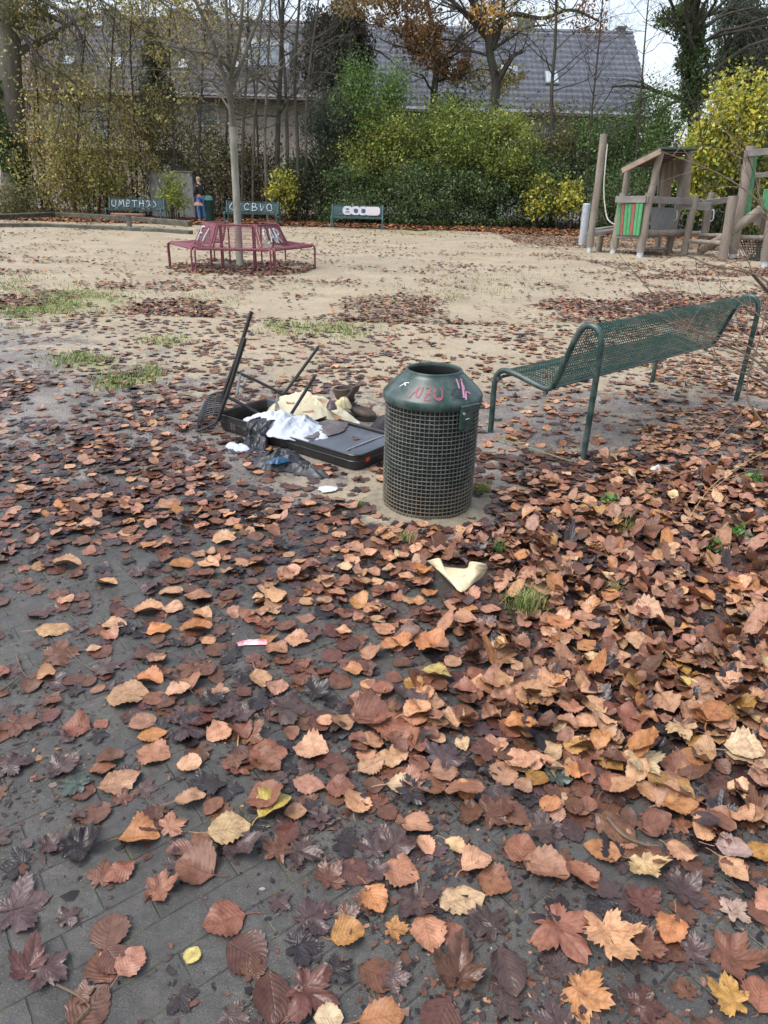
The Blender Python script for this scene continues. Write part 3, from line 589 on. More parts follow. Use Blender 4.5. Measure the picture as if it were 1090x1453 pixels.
for k in range(27):
    z = .035 + k * .0217; b.tube([((RB + .004) * math.cos(2 * math.pi * i / 72), (RB + .004) * math.sin(2 * math.pi * i / 72), z + random.uniform(-.0008, .0008)) for i in range(72)], .0026, 5, closed=True)
b.build('mesh_hoops', MUDW, bn)
b = MB().lathe([(.0, .02), (.222, .02), (.226, .60), (.222, .60), (.218, .03), (.0, .03)], 64); b.build('liner', DARK, bn)
lp = [(.222, .598), (.254, .600), (.257, .606), (.257, .638), (.252, .645)] + [(.252 - t * .104, .645 + t * .098 + .004 * math.sin(t * 3.1)) for t in np.linspace(.08, 1, 8)] + [(.146, .752), (.140, .756), (.133, .752), (.131, .742)]
lid = MB().lathe(lp, 96).build('lid', GREEN, bn)
MB().lathe([(.1305, .744), (.130, .70), (.150, .66), (.215, .615), (.218, .60)], 64).build('neck', NECK, lid)
b = MB(); b.tube([(.139 * math.cos(2 * math.pi * i / 64), .139 * math.sin(2 * math.pi * i / 64), .752) for i in range(64)], .0075, 8, closed=True); b.build('rim', GREEN, lid)
def cone_pt(a, t, o=.0022):   # a: angle, t: 0 at the lid's foot, 1 at its rim
    r = .252 - t * .104 + o * .7; return Vector((r * math.cos(a), r * math.sin(a), .645 + t * .098 + .004 * math.sin(t * 3.1) + o * .7))
def scrawl(strokes, w, name, m, parent, a0, a1, t0=.12, t1=.8):
    b = MB()
    for st in strokes:
        pts = bez([(x, y, 0) for x, y in st], 5)
        P = [cone_pt(a0 + (a1 - a0) * p.x, t0 + (t1 - t0) * p.y) for p in pts]
        L = []; R_ = []
        for i, q in enumerate(P):
            d = (P[min(i + 1, len(P) - 1)] - P[max(i - 1, 0)]).normalized(); nrm = Vector((q.x, q.y, .25)).normalized(); s_ = d.cross(nrm).normalized() * w * random.uniform(.7, 1.1); L.append(q + s_); R_.append(q - s_)
        b.grid([L, R_])
    return b.build(name, m, parent, False)
GRB = [[(.0, .0), (.12, .55), (.2, .95)], [(.2, .2), (.16, .55), (.21, .9)], [(.2, .2), (.27, .15), (.31, .5), (.33, .95)], [(.42, .85), (.5, .95), (.58, .8), (.44, .1), (.52, .02), (.6, .15)], [(.44, .5), (.58, .45)], [(.72, .9), (.70, .35), (.78, .05), (.88, .12), (.92, .5), (.9, .9)], [(.77, .15), (.86, .15)]]
scrawl(GRB, .0045, 'graffiti', PINK, lid, math.radians(237), math.radians(282), .1, .62)
scrawl([[(0, .1), (.4, .5), (1, .9)], [(.1, .0), (.5, .3), (.9, .2)], [(.2, .3), (.7, .6)], [(.0, .5), (.3, .95)]], .006, 'pale_scrawl', PINK2, lid, math.radians(306), math.radians(322), .05, .95)
scrawl([[(0, .1), (.5, .4), (1, .1)], [(.2, .5), (.6, .2), (.9, .6)], [(0, .4), (.3, .7), (.8, .9)]], .004, 'scuff', SCUFF, lid, math.radians(290), math.radians(305), .05, .6)
scrawl([[(0, 0), (.5, .6), (1, .7)], [(.3, .6), (.8, .3)]], .0035, 'white_mark', PALE, lid, math.radians(214), math.radians(226), .4, .75)
b = MB(); am = math.radians(-52)
Rm = Matrix.Rotation(am, 3, 'Z')
b.box(Rm @ Vector((.258, 0, .555)), (.022, .085, .105), R=Rm, bev=.004); b.box(Rm @ Vector((.262, .02, .615)), (.02, .12, .03), R=Rm, bev=.004)
lb = b.build('lock_plate', GREEN, bn)
b = MB(); b.tube([Rm @ Vector((.262, -.03, .592)), Rm @ Vector((.276, -.03, .592))], .007, 12); b.build('bolt', mat('bright_steel', (.6, .6, .58), None, 9, .35, metal=.6), lb)
b = MB(); b.tube([Rm @ Vector((.270, .012, .56)), Rm @ Vector((.276, .0, .565)), Rm @ Vector((.276, -.02, .562))], .0022, 6); b.build('latch_wire', PALE, lb)
# trampled earth that the bin stands in
m = MB(); rows = []
for k in range(13):
    t = k / 12; rows.append([(BIN.x + (.2 + t * .19) * math.cos(a) * (1 + .18 * float(vn(a * 1.3 + 2, 3.1, 4))), BIN.y + (.2 + t * .17) * math.sin(a) * (1 + .12 * float(vn(a * 1.3 + 2, 3.1, 4))), gzf(BIN.x, BIN.y) + .016 * (1 - t) ** 1.5 - .012 * t + .010 * (1 - t) * float(vn(a * 6, t * 5, 8))) for a in [2 * math.pi * i / 72 for i in range(73)]])
dr = m.grid(rows).build('sand_ring', mat('sandy_earth', (.17, .14, .10), (.24, .205, .15), 14, .8, bsc=90, bst=.6, dirt=(.07, .07, .03), dsc=9), None); tag(dr, kind='structure')

# ------------------------------------------------------------------ wire benches
PROF = bez([(.0, .0), (-.002, .2), (-.002, .37), (.018, .43), (.07, .462), (.16, .458), (.30, .43), (.405, .412), (.46, .425), (.50, .49), (.555, .65), (.605, .785), (.64, .838), (.69, .857), (.745, .835), (.775, .77), (.779, .64), (.775, .3), (.772, .0)], 6)
def prof_between(a, b_): return PROF[a:b_ + 1]
iS, iE = 6 * 3 + 2, 6 * 14 + 3          # span of the wire sheet, seat front to rolled top
def wire_bench(root, L, mFrame, mWire, nlong=44, ncross=66, rw=.0024, fr=.019, feet=True, skew=0.0, sides=4):
    """local axes: x along the bench, y from the front foot to the back, z up"""
    for k, xx in enumerate((0, L)):
        b = MB(); b.tube([(xx, p.x, p.y - (.04 if i in (0, len(PROF) - 1) else 0)) for i, p in enumerate(PROF)], fr, 10); f = b.build('end_frame', mFrame, root)
    pts = PROF[iS:iE + 1]; ln = [0]
    for i in range(1, len(pts)): ln.append(ln[-1] + (pts[i] - pts[i - 1]).length)
    def pt(s):
        s *= ln[-1]; i = 0
        while i < len(ln) - 2 and ln[i + 1] < s: i += 1
        t = (s - ln[i]) / (ln[i + 1] - ln[i]); q = pts[i].lerp(pts[i + 1], t); return q
    SEAT = .47
    for nm, s0, s1 in (('seat', 0.0, SEAT), ('backrest', SEAT, 1.0)):
        b = MB(); k0 = int(round(nlong * s0)); k1 = int(round(nlong * s1))
        for k in range(k0, k1 + (1 if s1 == 1 else 0)):
            q = pt(k / nlong); b.tube([(.004, q.x, q.y - .004), (L - .004, q.x, q.y - .004)], rw, sides, cap=False)
        ss = np.linspace(s0, s1, 12 if ncross > 20 else 7)
        P = [pt(s) for s in ss]
        for j in range(1, ncross):
            x = L * j / ncross; b.tube([(x, q.x, q.y + rw) for q in P], rw, sides, cap=False)
        b.build(nm, mWire, root)
    b = MB(); q = pt(0); b.tube([(.0, q.x + .02, q.y - .03), (L, q.x + .02, q.y - .03)], fr * .55, 8); q = pt(.47); b.tube([(.0, q.x, q.y - .03), (L, q.x, q.y - .03)], fr * .55, 8)
    b.build('cross_rail', mFrame, root)
gb = empty('park_bench', (0.758, 4.911, 0), 'dark green wire mesh bench just behind the litter bin', 'bench')
wire_bench(gb, 2.32, GREEN, GWIRE, 50, 84, .0034, .020)
for xx, q in ((.0, (.425, .385)), (.0, (.03, .40)), (2.32, (.425, .385))): b = MB(); b.box((xx + .0, q[0], q[1]), (.03, .03, .03), bev=.005); b.build('clamp', GREEN, gb)
lx = Vector((1.54, 1.30, 0)).normalized(); ly = Vector((.742, -.670, 0)).normalized()
# the bench's two plan axes as measured (kept square)
lyq = Vector((lx.y, -lx.x, 0)); ax = Matrix.Rotation(math.radians(3), 3, 'Z') @ lx; ay = Vector((ax.y, -ax.x, 0))
gb.matrix_world = Matrix(((ax.x, ay.x, 0, .752), (ax.y, ay.y, 0, 4.905), (0, 0, -1 if False else 1, 0), (0, 0, 0, 1)))
# a left-handed pair would mirror, so mirror the meshes instead and keep the empty a pure rotation
for ch in list(gb.children):
    me = ch.data
    for v in me.vertices: v.co = Vector((v.co.x, -v.co.y, v.co.z))
    me.flip_normals()
gb.matrix_world = Matrix.Translation((.752, 4.905, 0)) @ Matrix(((ax.x, -ay.x, 0, 0), (ax.y, -ay.y, 0, 0), (0, 0, 1, 0), (0, 0, 0, 1)))
# far benches
BLUEG = mat('weathered_teal_paint', (.03, .085, .085), (.05, .12, .115), 12, .5); TEALW = mat('teal_wire', (.045, .10, .10), (.07, .13, .13), 25, .5, bst=0)
def ribbon(strokes, w, h, lw, fn):
    b = MB()
    for st in strokes:
        P = bez([((x + random.uniform(-.012, .012)) * w, 0, (min(max(y, 0), 1) * .92 + random.uniform(-.01, .09)) * h) for x, y in st], 5); b.tube([fn(p) for p in P], [lw * random.uniform(.6, 1.2) for _ in P], 5)
    return b
def letters(word):
    """single stroke glyphs in a 1 x 1 cell"""
    A = {'M': [[(0, 0), (.05, .95)], [(.05, .95), (.4, .3)], [(.4, .3), (.75, 1)], [(.75, 1), (.9, 0)]], 'e': [[(.1, .45), (.7, .6), (.65, .9), (.3, .95), (.05, .5), (.2, .05), (.75, .15)]],
         'T': [[(-.1, .9), (.9, 1)], [(.42, .95), (.4, 0)]], 'H': [[(.1, 1), (.05, 0)], [(.75, 1), (.75, 0)], [(0, .5), (.9, .55)]], 'U': [[(0, .9), (.0, .3), (.3, .0), (.6, .25), (.65, .9)]],
         'J': [[(0, .75), (.3, 1), (.6, .8), (.55, .3), (.2, .05)], [(.5, .4), (.9, .2)]], ')': [[(.1, 1), (.5, .7), (.5, .3), (.1, 0)]], '(': [[(.5, 1), (.1, .7), (.1, .3), (.6, .0)]],
         'C': [[(.8, .85), (.4, 1), (.05, .5), (.35, .02), (.85, .15)]], 'B': [[(.1, 0), (.12, 1)], [(.12, 1), (.6, .95), (.6, .6), (.15, .52)], [(.15, .52), (.8, .45), (.7, .05), (.1, 0)]],
         'I': [[(.2, 1), (.4, 0)], [(.4, 0), (.75, .6)]], 'O': [[(.5, 1), (.1, .8), (.05, .3), (.4, .0), (.85, .15), (.95, .6), (.7, .95), (.4, 1)]], '/': [[(.1, 0), (.6, 1)]],
         'A': [[(0, 0), (.45, 1)], [(.45, 1), (.9, 0)], [(.2, .4), (.75, .4)]], 'R': [[(.1, 0), (.12, 1)], [(.12, 1), (.75, .9), (.7, .55), (.12, .5)], [(.3, .5), (.85, 0)]], 'F': [[(.1, 0), (.12, 1)], [(.12, 1), (.8, 1)], [(.12, .55), (.65, .55)]],
         '-': [[(.1, .5), (.8, .55)]], 'o': [[(.5, .55), (.3, .4), (.45, .2), (.65, .35), (.5, .55)]]}
    out = []; x = 0
    for c in word:
        for st in A[c]: out.append([(x + p[0] * .82, p[1]) for p in st])
        x += 1
    return [[(p[0] / len(word), p[1]) for p in st] for st in out]
def back_pt(x, z, L, off=.012):
    # point on the front face of the backrest at height z (z .5-.82)
    pts = PROF[6 * 9:6 * 12]; q = min(pts, key=lambda p: abs(p.y - z)); return Vector((x, q.x - off, z))
FARB = [((150, 314), (228, 314), 31.6, 'weathered green bench tagged with five white scrawled letters, leftmost by the sandpit', 'UMeTHJ)'),
        ((318, 320), (392, 320), 31.2, 'weathered green bench behind the red tree bench with looping white tag', '(/CBIO'),
        ((470, 326), (543, 326), 29.8, 'weathered green bench with bubble letters and a pale blue patch, before the hedge', None)]
for (p0, p1, Y, lab, word) in FARB:
    A_ = D(p0[0], 300, Y); B_ = D(p1[0], 300, Y); Lb = B_.x - A_.x; e = empty('park_bench', (A_.x, Y, -.02), lab, 'bench', None)
    wire_bench(e, Lb, BLUEG, TEALW, 22, 34, .006, .028, sides=3)
    e.scale = (1, 1, 1.02)
    bk = [c for c in e.children if c.name.startswith('backrest')][0]
    # sheet-metal back plate behind the wires, painted over
    b = MB(); zs = (.50, .60, .70, .80); b.grid([[back_pt(x, z, Lb, -.02) for x in (0.03, Lb - .03)] for z in zs]); pl = b.build('back_plate', mat('teal_plate', (.06, .11, .12), (.10, .16, .17), 6, .6), e)
    if word:
        st = letters(word); fn = lambda p: back_pt(.12 + p.x, .52 + p.z, Lb); ribbon(st, Lb - .3, .27, .016, fn).build('graffiti', PALE, bk)
    else:
        # three bubble letters with dark centres and a pale patch
        def blob(cx, cz, rx, rz, off, nm, m_, pw=2.6):
            b = MB(); P = []
            for i in range(28):
                a = 2 * math.pi * i / 28; c_, s_ = math.cos(a), math.sin(a); P.append((cx + rx * math.copysign(abs(c_) ** (2 / pw), c_), cz + rz * math.copysign(abs(s_) ** (2 / pw), s_)))
            b.add([back_pt(x, min(max(z, .5), .82), Lb, off) for x, z in P], [tuple(range(28))]); return b.build(nm, m_, bk, False)
        GW = mat('lilac_white_paint', (.38, .38, .44), (.46, .46, .5), 8, .6, bst=0); DK = mat('dark_centre_paint', (.03, .05, .07), None, 8, .6, bst=0)
        for i, cx in enumerate((.60, .92, 1.22)):
            blob(cx, .665, .19, .155, .016 + .004 * i, 'bubble_letter', GW)
            if i == 0: blob(cx, .72, .07, .025, .034, 'letter_gap', DK); blob(cx, .62, .09, .015, .034, 'letter_gap', DK)
            else: blob(cx + .01, .665, .085, .075, .034, 'letter_gap', DK)
        blob(1.58, .67, .30, .16, .03, 'pale_patch', mat('pale_patch_paint', (.40, .46, .54), (.5, .38, .36), 9, .6, bst=0), 4)

# ------------------------------------------------------------------ red bench round the tree
RED = mat('faded_red_enamel', (.12, .022, .038), (.18, .04, .06), 8, .42, .6, bst=.05); REDW = mat('faded_red_wire', (.17, .045, .065), (.24, .075, .10), 30, .5, bst=0)
TC = Vector((-3.03, 15.32, 0)); rb = empty('tree_bench', TC, 'faded red wire mesh bench encircling the pale tree trunk', 'bench')
NB = 6; A0 = math.radians(183.5); RO, RI_ = 1.50, .66
def ring_prof(t):  # outward to inward: (radius factor 0 = outer, 1 = inner , z)
    return t
RP = bez([(0, 0, 0), (0, .2, 0), (0, .38, 0), (.02, .435, 0), (.07, .455, 0), (.2, .45, 0), (.42, .425, 0), (.50, .44, 0), (.56, .52, 0), (.66, .72, 0), (.70, .80, 0), (.735, .83, 0), (.78, .83, 0), (.81, .79, 0), (.815, .60, 0), (.815, .0, 0)], 5)
wi0, wi1 = 5 * 3 + 1, 5 * 12
for s_ in range(NB):
    a0 = A0 + s_ * math.pi / 3; a1 = a0 + math.pi / 3
    if s_ == 4: continue        # the ring is open at the back
    seg = MB(); fr = MB()
    def rp(t, p, ins=0):   # t 0..1 between the two corner rays
        r = RO - p.x * (RO - RI_) / .80; A_ = Vector((r * math.cos(a0), r * math.sin(a0), 0)); B_ = Vector((r * math.cos(a1), r * math.sin(a1), 0)); tt = ins + t * (1 - 2 * ins); q = A_.lerp(B_, tt); q.z = p.y; return q
    for t in (0.0, 1.0):
        f = MB(); f.tube([rp(t, p, .035) for p in RP], .0175, 7); f.build('end_frame', RED, rb)
    W_ = RP[wi0:wi1 + 1]
    for nm, c0, c1 in (('seat', 0, 5 * 4 - 1), ('backrest', 5 * 4 - 1, len(W_) - 1)):
        seg = MB(); kk = np.linspace(c0, c1, 16)
        for k in kk:
            i = int(k); q = W_[i].lerp(W_[min(i + 1, len(W_) - 1)], k - i); seg.tube([rp(0, q, .04), rp(1, q, .04)], .0036, 3, cap=False)
        for j in range(1, 34):
            t = j / 34; seg.tube([rp(t, W_[int(i)], .04) for i in np.linspace(c0, c1, 7)], .0034, 3, cap=False)
        w_ = seg.build(nm, REDW, rb)
        if nm == 'backrest': lastb = w_
    f = MB(); q = W_[0]; f.tube([rp(0, Vector((.06, .425, 0)), .04), rp(1, Vector((.06, .425, 0)), .04)], .012, 6); f.tube([rp(0, Vector((.74, .835, 0)), .04), rp(1, Vector((.74, .835, 0)), .04)], .014, 6); f.tube([rp(0, Vector((.47, .41, 0)), .04), rp(1, Vector((.47, .41, 0)), .04)], .012, 6)
    f.build('cross_rail', RED, rb)
    word = {0: 'F/', 2: 'CAR'}.get(s_)
    if word:
        def fn(p):
            z = .50 + p.z; i = min(range(5 * 7, 5 * 11), key=lambda i: abs(RP[i].y - z)); q = rp(.14 + p.x, Vector((RP[i].x - (.03 if s_ != 1 else .03), z, 0)), .04); return q
        ribbon(letters(word), .72, .27, .017, fn).build('graffiti', PALE, lastb)

# ------------------------------------------------------------------ open suitcase and what lies in it
BLK = mat('black_nylon', (.012, .012, .013), (.024, .023, .024), 30, .42, .6, bsc=260, bst=.3, dirt=(.07, .055, .045), dsc=5, dlo=.58, dhi=.85)
BLKP = mat('black_piping', (.01, .01, .011), (.02, .02, .02), 30, .3); LIN = mat('grey_lining', (.055, .066, .085), (.085, .10, .125), 5, .45, .6, bsc=200, bst=.12, dirt=(.13, .13, .14), dsc=6, dlo=.55, dhi=.8)
def L2W(u, v, z=0): return Vector((SO.x + SA.x * u + SB.x * v, SO.y + SA.y * u + SB.y * v, z))
SRZ = math.atan2(SA.y, SA.x)
sc_ = empty('suitcase', (SO.x, SO.y, .004), 'black suitcase lying open on the ground, full of clothes, left of the bin', 'suitcase', None, SRZ)
def rrect(x0, y0, x1, y1, r, n=6):
    P = []
    for cx, cy, a0 in ((x1 - r, y0 + r, -90), (x1 - r, y1 - r, 0), (x0 + r, y1 - r, 90), (x0 + r, y0 + r, 180)):
        for i in range(n + 1): a = math.radians(a0 + 90 * i / n); P.append((cx + r * math.cos(a), cy + r * math.sin(a)))
    return P
def shell(x0, x1, h, hin):
    b = MB(); prof = [(.035, 0), (.012, .006), (.003, .03), (0, h * .6), (0, h), (.006, h + .004), (.012, h), (.012, hin + .004), (.016, hin)]
    loops = [[(x, y, z) for x, y in rrect(x0 + i, 0 + i, x1 - i, .5 - i, max(.07 - i, .02))] for i, z in prof]
    n = len(loops[0])
    for L_ in loops: b.v += L_
    for k in range(len(loops) - 1):
        for i in range(n): b.f.append((k * n + i, k * n + (i + 1) % n, (k + 1) * n + (i + 1) % n, (k + 1) * n + i))
    b.f.append(tuple(range(n - 1, -1, -1))); b.f.append(tuple((len(loops) - 1) * n + i for i in range(n))); return b
tray = shell(0, .635, .115, .015).build('tray', BLK, sc_); lidc = shell(.645, 1.285, .10, .078).build('lid', BLK, sc_)
for par, x0, x1, hh in ((tray, 0, .635, .115), (lidc, .645, 1.285, .10)):
    for z, nm in ((hh + .002, 'piping'), (hh * .62, 'zip_track')):
        b = MB(); b.tube([(x, y, z) for x, y in rrect(x0 - .001, -.001, x1 + .001, .501, .07)], .0052 if nm == 'piping' else .004, 6, closed=True); b.build(nm, BLKP, par)
b = MB(); P = []; 
for j in range(15):
    row = []
    for i in range(20):
        u = i / 19; v = j / 14; x = .665 + u * .60; y = .022 + v * .456; cx = min(u, 1 - u) * 2; cy = min(v, 1 - v) * 2
        k = .05
        if cx < .15 and cy < .15 * 1.3: x += (.04 * (1 - cx / .15) * (1 - cy / .2)) * (1 if u < .5 else -1); y += .04 * (1 - cx / .15) * (1 - cy / .2) * (1 if v < .5 else -1)
        row.append((x, y, .083 + .016 * min(1, 4 * min(cx, cy)) + .007 * float(fbm(u * 4, v * 4, 5, 3))))
    P.append(row)
b.grid(P).build('lining', LIN, lidc)
b = MB(); b.tube([(1.165, .05, .106), (1.168, .25, .109), (1.165, .44, .106)], .005, 6); b.build('strap', mat('grey_strap', (.28, .29, .31), None, 20, .5), lidc)
b = MB(); b.box((1.288, .10, .062), (.006, .035, .024)); b.build('tag', mat('red_tag', (.62, .06, .02), (.5, .05, .02), 20, .4), lidc)
b = MB()
for dx in (0, .028): b.tube([(.17 + dx, -.006, .082), (.168 + dx, -.012, .06), (.172 + dx, -.012, .035), (.18 + dx, -.011, .037), (.178 + dx, -.008, .08)], .0022, 6)
b.build('zip_pull', mat('zip_metal', (.4, .4, .4), None, 9, .3, metal=.8), tray)
b = MB(); b.box((.64, .25, .052), (.075, .47, .094), bev=.008); b.build('hinge', BLK, sc_)
b = MB(); b.box((.14, .482, .085), (.24, .022, .085), bev=.006); b.build('inner_pocket', LIN, tray)
# cloth
def crumple(name, c, rx, ry, h, seed, m, rz=0, wr=.5, lump=.35, res=52, base=0, edge=.03, under=None, fold=6.0):
    n = res; r_ = np.linspace(0, 1, n // 2 + 6); a_ = np.linspace(0, 2 * np.pi, n * 2, endpoint=False)
    Rr, Aa = np.meshgrid(r_, a_, indexing='ij'); lx_ = 1 + .42 * (fbm(np.cos(Aa) * 1.7 + 5, np.sin(Aa) * 1.7 + 5, seed, 4) - .5) * 2
    x = Rr * lx_ * np.cos(Aa) * rx; y = Rr * lx_ * np.sin(Aa) * ry
    wx = x + .07 * (fbm(x * 9, y * 9, seed + 3) - .5); wy = y + .07 * (fbm(x * 9 + 7, y * 9, seed + 4) - .5)
    dome = np.clip(1 - Rr ** 2.6, 0, 1)
    z = h * dome * (.5 + lump * (fbm(x * fold, y * fold, seed + 1, 3) * 2 - .4)) + h * wr * (ridge(wx * fold * 1.6, wy * fold * 2.0, seed + 2, 2) - .55) * np.clip(1.25 - Rr, .15, 1)
    z = z + .002 + min(h, .12) * .22 * (ridge(wx * fold * 5 + 3, wy * fold * 4, seed + 9, 2) - .55) * np.clip(1.2 - Rr, .1, 1)
    c_, s_ = math.cos(rz), math.sin(rz); X = x * c_ - y * s_ + c[0]; Y = x * s_ + y * c_ + c[1]
    Z = z + base
    if under is not None: Z = np.maximum(Z, 0) * 0 + z + under(X, Y)
    V = np.stack([X, Y, np.maximum(Z, .003)], -1); nr, na = Rr.shape; idx = np.arange(nr * na).reshape(nr, na); j2 = np.roll(np.arange(na), -1)
    F = np.stack([idx[:-1, :], idx[1:, :], idx[1:, :][:, j2], idx[:-1, :][:, j2]], -1).reshape(-1, 4)
    V = V.reshape(-1, 3) - np.array([c[0], c[1], 0]); o = mesh_np(name, V, F, m); o.location = (c[0], c[1], 0); solid(o, .0022, 0); return o
def case_h(X, Y):
    dx, dy = X - SO.x, Y - SO.y; a = dx * SA.x + dy * SA.y; b_ = dx * SB.x + dy * SB.y
    ins = np.clip(np.minimum(np.minimum(a + .01, 1.29 - a), np.minimum(b_ + .01, .51 - b_)) / .02, 0, 1)
    inner = np.clip(np.minimum(np.minimum(a - .012, .625 - a), np.minimum(b_ - .012, .488 - b_)) / .03, 0, 1)
    return ins * (np.where(a < .64, .122 - .10 * inner, .108)) + .004
WHT = mat('white_cotton', (.36, .40, .47), (.46, .50, .56), 8, .8, bsc=60, bst=.25); CRM = mat('cream_quilt', (.42, .38, .26), (.52, .48, .36), 7, .8, bsc=45, bst=.5, dirt=(.32, .22, .13), dsc=5, dlo=.62, dhi=.8)
GRYC = mat('grey_brown_fleece', (.085, .075, .08), (.13, .115, .12), 12, .9, bsc=120, bst=.5); MAR = mat('dark_plum_leather', (.055, .035, .042), (.085, .06, .065), 9, .5)
JKT = mat('black_wet_nylon', (.012, .014, .018), (.03, .032, .038), 9, .3, .5, bsc=50, bst=.4); BLU = mat('blue_lining', (.008, .05, .11), (.015, .09, .18), 9, .4); BRN = mat('brown_fur', (.05, .03, .022), (.12, .075, .05), 30, .9, bst=.8); DGR = mat('dark_green_wool', (.015, .035, .025), (.03, .055, .04), 20, .8)
YLW = mat('pale_yellow_cloth', (.42, .38, .22), (.5, .46, .3), 9, .8)
def cl(o, lab, cat): tag(o, lab, cat); return o
cp = lambda px, py, z: G(px, py, z)
c = cp(445, 577, .14); cl(crumple('quilt', c, .36, .18, .18, 3, CRM, SRZ + .1, .6, .3, 84, .05, fold=4), 'cream quilt heaped at the back of the open suitcase', 'quilt')
c = cp(416, 603, .13); cl(crumple('bedsheet', c, .36, .165, .12, 14, WHT, SRZ + .2, .75, .3, 96, .09, fold=5.5), 'crumpled bluish white sheet heaped over the middle of the suitcase', 'sheet')
c = cp(372, 592, .1); cl(crumple('yellow_cloth', c, .09, .06, .07, 23, YLW, .1, .5, .3, 30, .06), 'small pale yellow cloth bunched below the upturned chair legs', 'cloth')
c = cp(372, 604, .1); cl(crumple('green_jumper', c, .17, .07, .05, 24, DGR, SRZ, .7, .3, 36, .06), 'dark green woollen garment inside the front of the suitcase', 'jumper')
c = L2W(.79, .255, .12); cl(crumple('fleece', c, .115, .225, .03, 34, GRYC, SRZ + .12, .7, .5, 60, 0, under=case_h, fold=5), 'grey brown fleece spread over the suitcase lid', 'fleece')
c = cp(470, 583, .17); cl(crumple('leather_glove', c, .035, .075, .055, 35, MAR, SRZ + .9, .6, .3, 26, .19), 'dark plum leather glove on top of the cream quilt', 'glove')
c = cp(393, 607, .13); cl(crumple('brown_scarf', c + Vector((.03, -.02, 0)), .085, .05, .05, 37, BRN, SRZ, .9, .4, 26, .1, fold=12), 'brown furry scarf by the front rim of the suitcase', 'scarf')
c = cp(487, 576, .12); cl(crumple('yellow_bag', c, .07, .055, .11, 41, YLW, .3, .3, .3, 26, .10), 'small pale yellow bag propped behind the suitcase lid', 'bag')
# jacket hanging over the front wall
def drape(name, P, m, th=.004, fz=.012, seed=1, sub=10):
    """P rows of world points -> smooth folded sheet"""
    rows = []
    for row in P: rows.append(bez(row, sub))
    cols = list(zip(*rows)); sm = [bez(list(c_), sub) for c_ in cols]; Q = [[sm[j][i] for j in range(len(sm))] for i in range(len(sm[0]))]
    A = np.array([[tuple(p) for p in r_] for r_ in Q]); nr, ncc = A.shape[:2]; ii, jj = np.meshgrid(np.linspace(0, 1, nr), np.linspace(0, 1, ncc), indexing='ij')
    f = (ridge(jj * 4.5 + ii * 1.2, ii * 2.2, seed, 3) - .55) * fz + (fbm(ii * 12, jj * 12, seed + 4, 3) - .5) * fz * .6
    A[:, :, 1] -= f; A[:, :, 2] = np.maximum(A[:, :, 2] + f * .5, .006); idx = np.arange(nr * ncc).reshape(nr, ncc)
    F = np.stack([idx[:-1, :-1], idx[:-1, 1:], idx[1:, 1:], idx[1:, :-1]], -1).reshape(-1, 4); c0 = A[0, 0].copy(); c0[2] = 0
    o = mesh_np(name, (A - c0).reshape(-1, 3), F, m); o.location = c0; solid(o, th); return o
u0, u1 = .355, .56
jk = drape('jacket', [[L2W(u, .10, .15) for u in (u0 + .02, .42, .50, u1 - .03)], [L2W(u, .02, .142 + .01 * k) for k, u in enumerate((u0, .42, .5, u1 - .02))], [L2W(u, -.030, .125) for u in (u0, .43, .49, u1 - .02)],
     [L2W(u, -.045, .06) for u in (u0 + .01, .42, .49, u1)], [L2W(u, -.07 - .02 * k, .02 + .03 * (k == 1)) for k, u in enumerate((u0 + .02, .44, .53, u1 + .06))], [L2W(u, -.14, .012 + .02 * (k % 2)) for k, u in enumerate((u0 + .06, .47, .56, u1 + .12))], [L2W(u, -.20, .006) for u in (u0 + .1, .5, .58, u1 + .12)]], JKT, .006, .045, 5)
cl(jk, 'wet black nylon jacket hanging over the front wall of the suitcase', 'jacket')
def low(px, py, z=.0): return G(px, py, z)
c = G(430, 667, .02); o = crumple('jacket_sleeve', c, .19, .06, .06, 57, JKT, -.45, 1.0, .3, 50, .0, fold=7); o.parent = jk; o.location = Vector(o.location) - Vector(jk.location)
c = G(402, 655, .03); o = crumple('jacket_sleeve', c, .20, .12, .095, 52, JKT, -.15, .9, .35, 64, .0, fold=6); o.parent = jk; o.location = Vector(o.location) - Vector(jk.location)
c = G(396, 656, .06); o = crumple('blue_lining', c, .075, .04, .03, 55, BLU, .5, .8, .5, 34, .062, fold=9); o.parent = jk; o.location = Vector(o.location) - Vector(jk.location)
c = G(338, 634, .02); cl(crumple('plastic_bag', c, .095, .045, .06, 61, WHT, SRZ, .7, .3, 34, .0, fold=9), 'white plastic bag squashed under the left front of the suitcase', 'plastic bag')
c = G(465, 695, .01); cl(crumple('paper_plate', c, .052, .045, .008, 63, PALE, .2, .3, .2, 24, .012), 'flat white paper scrap on the sand between suitcase and bin', 'paper')
c = G(507, 596, .09); cl(crumple('white_sock', c, .045, .03, .06, 65, WHT, -.5, .4, .3, 22, .02), 'white crumpled sock behind the suitcase lid beside the boot', 'sock')
c = G(545, 606, .02); cl(crumple('dark_trousers', c + Vector((.03, .0, 0)), .16, .06, .09, 67, mat('black_denim', (.02, .02, .025), (.04, .038, .045), 20, .8), -.6, .7, .4, 34, .0), 'dark trousers crumpled on the ground between suitcase and bin', 'trousers')
c = G(654, 820, .05)
SCR = mat('beige_paper', (.50, .40, .24), (.62, .52, .34), 10, .6, bsc=40, bst=.4, dirt=(.20, .12, .07), dsc=9, dlo=.6, dhi=.8)
P = lambda px, py, z: G(px, py, z)
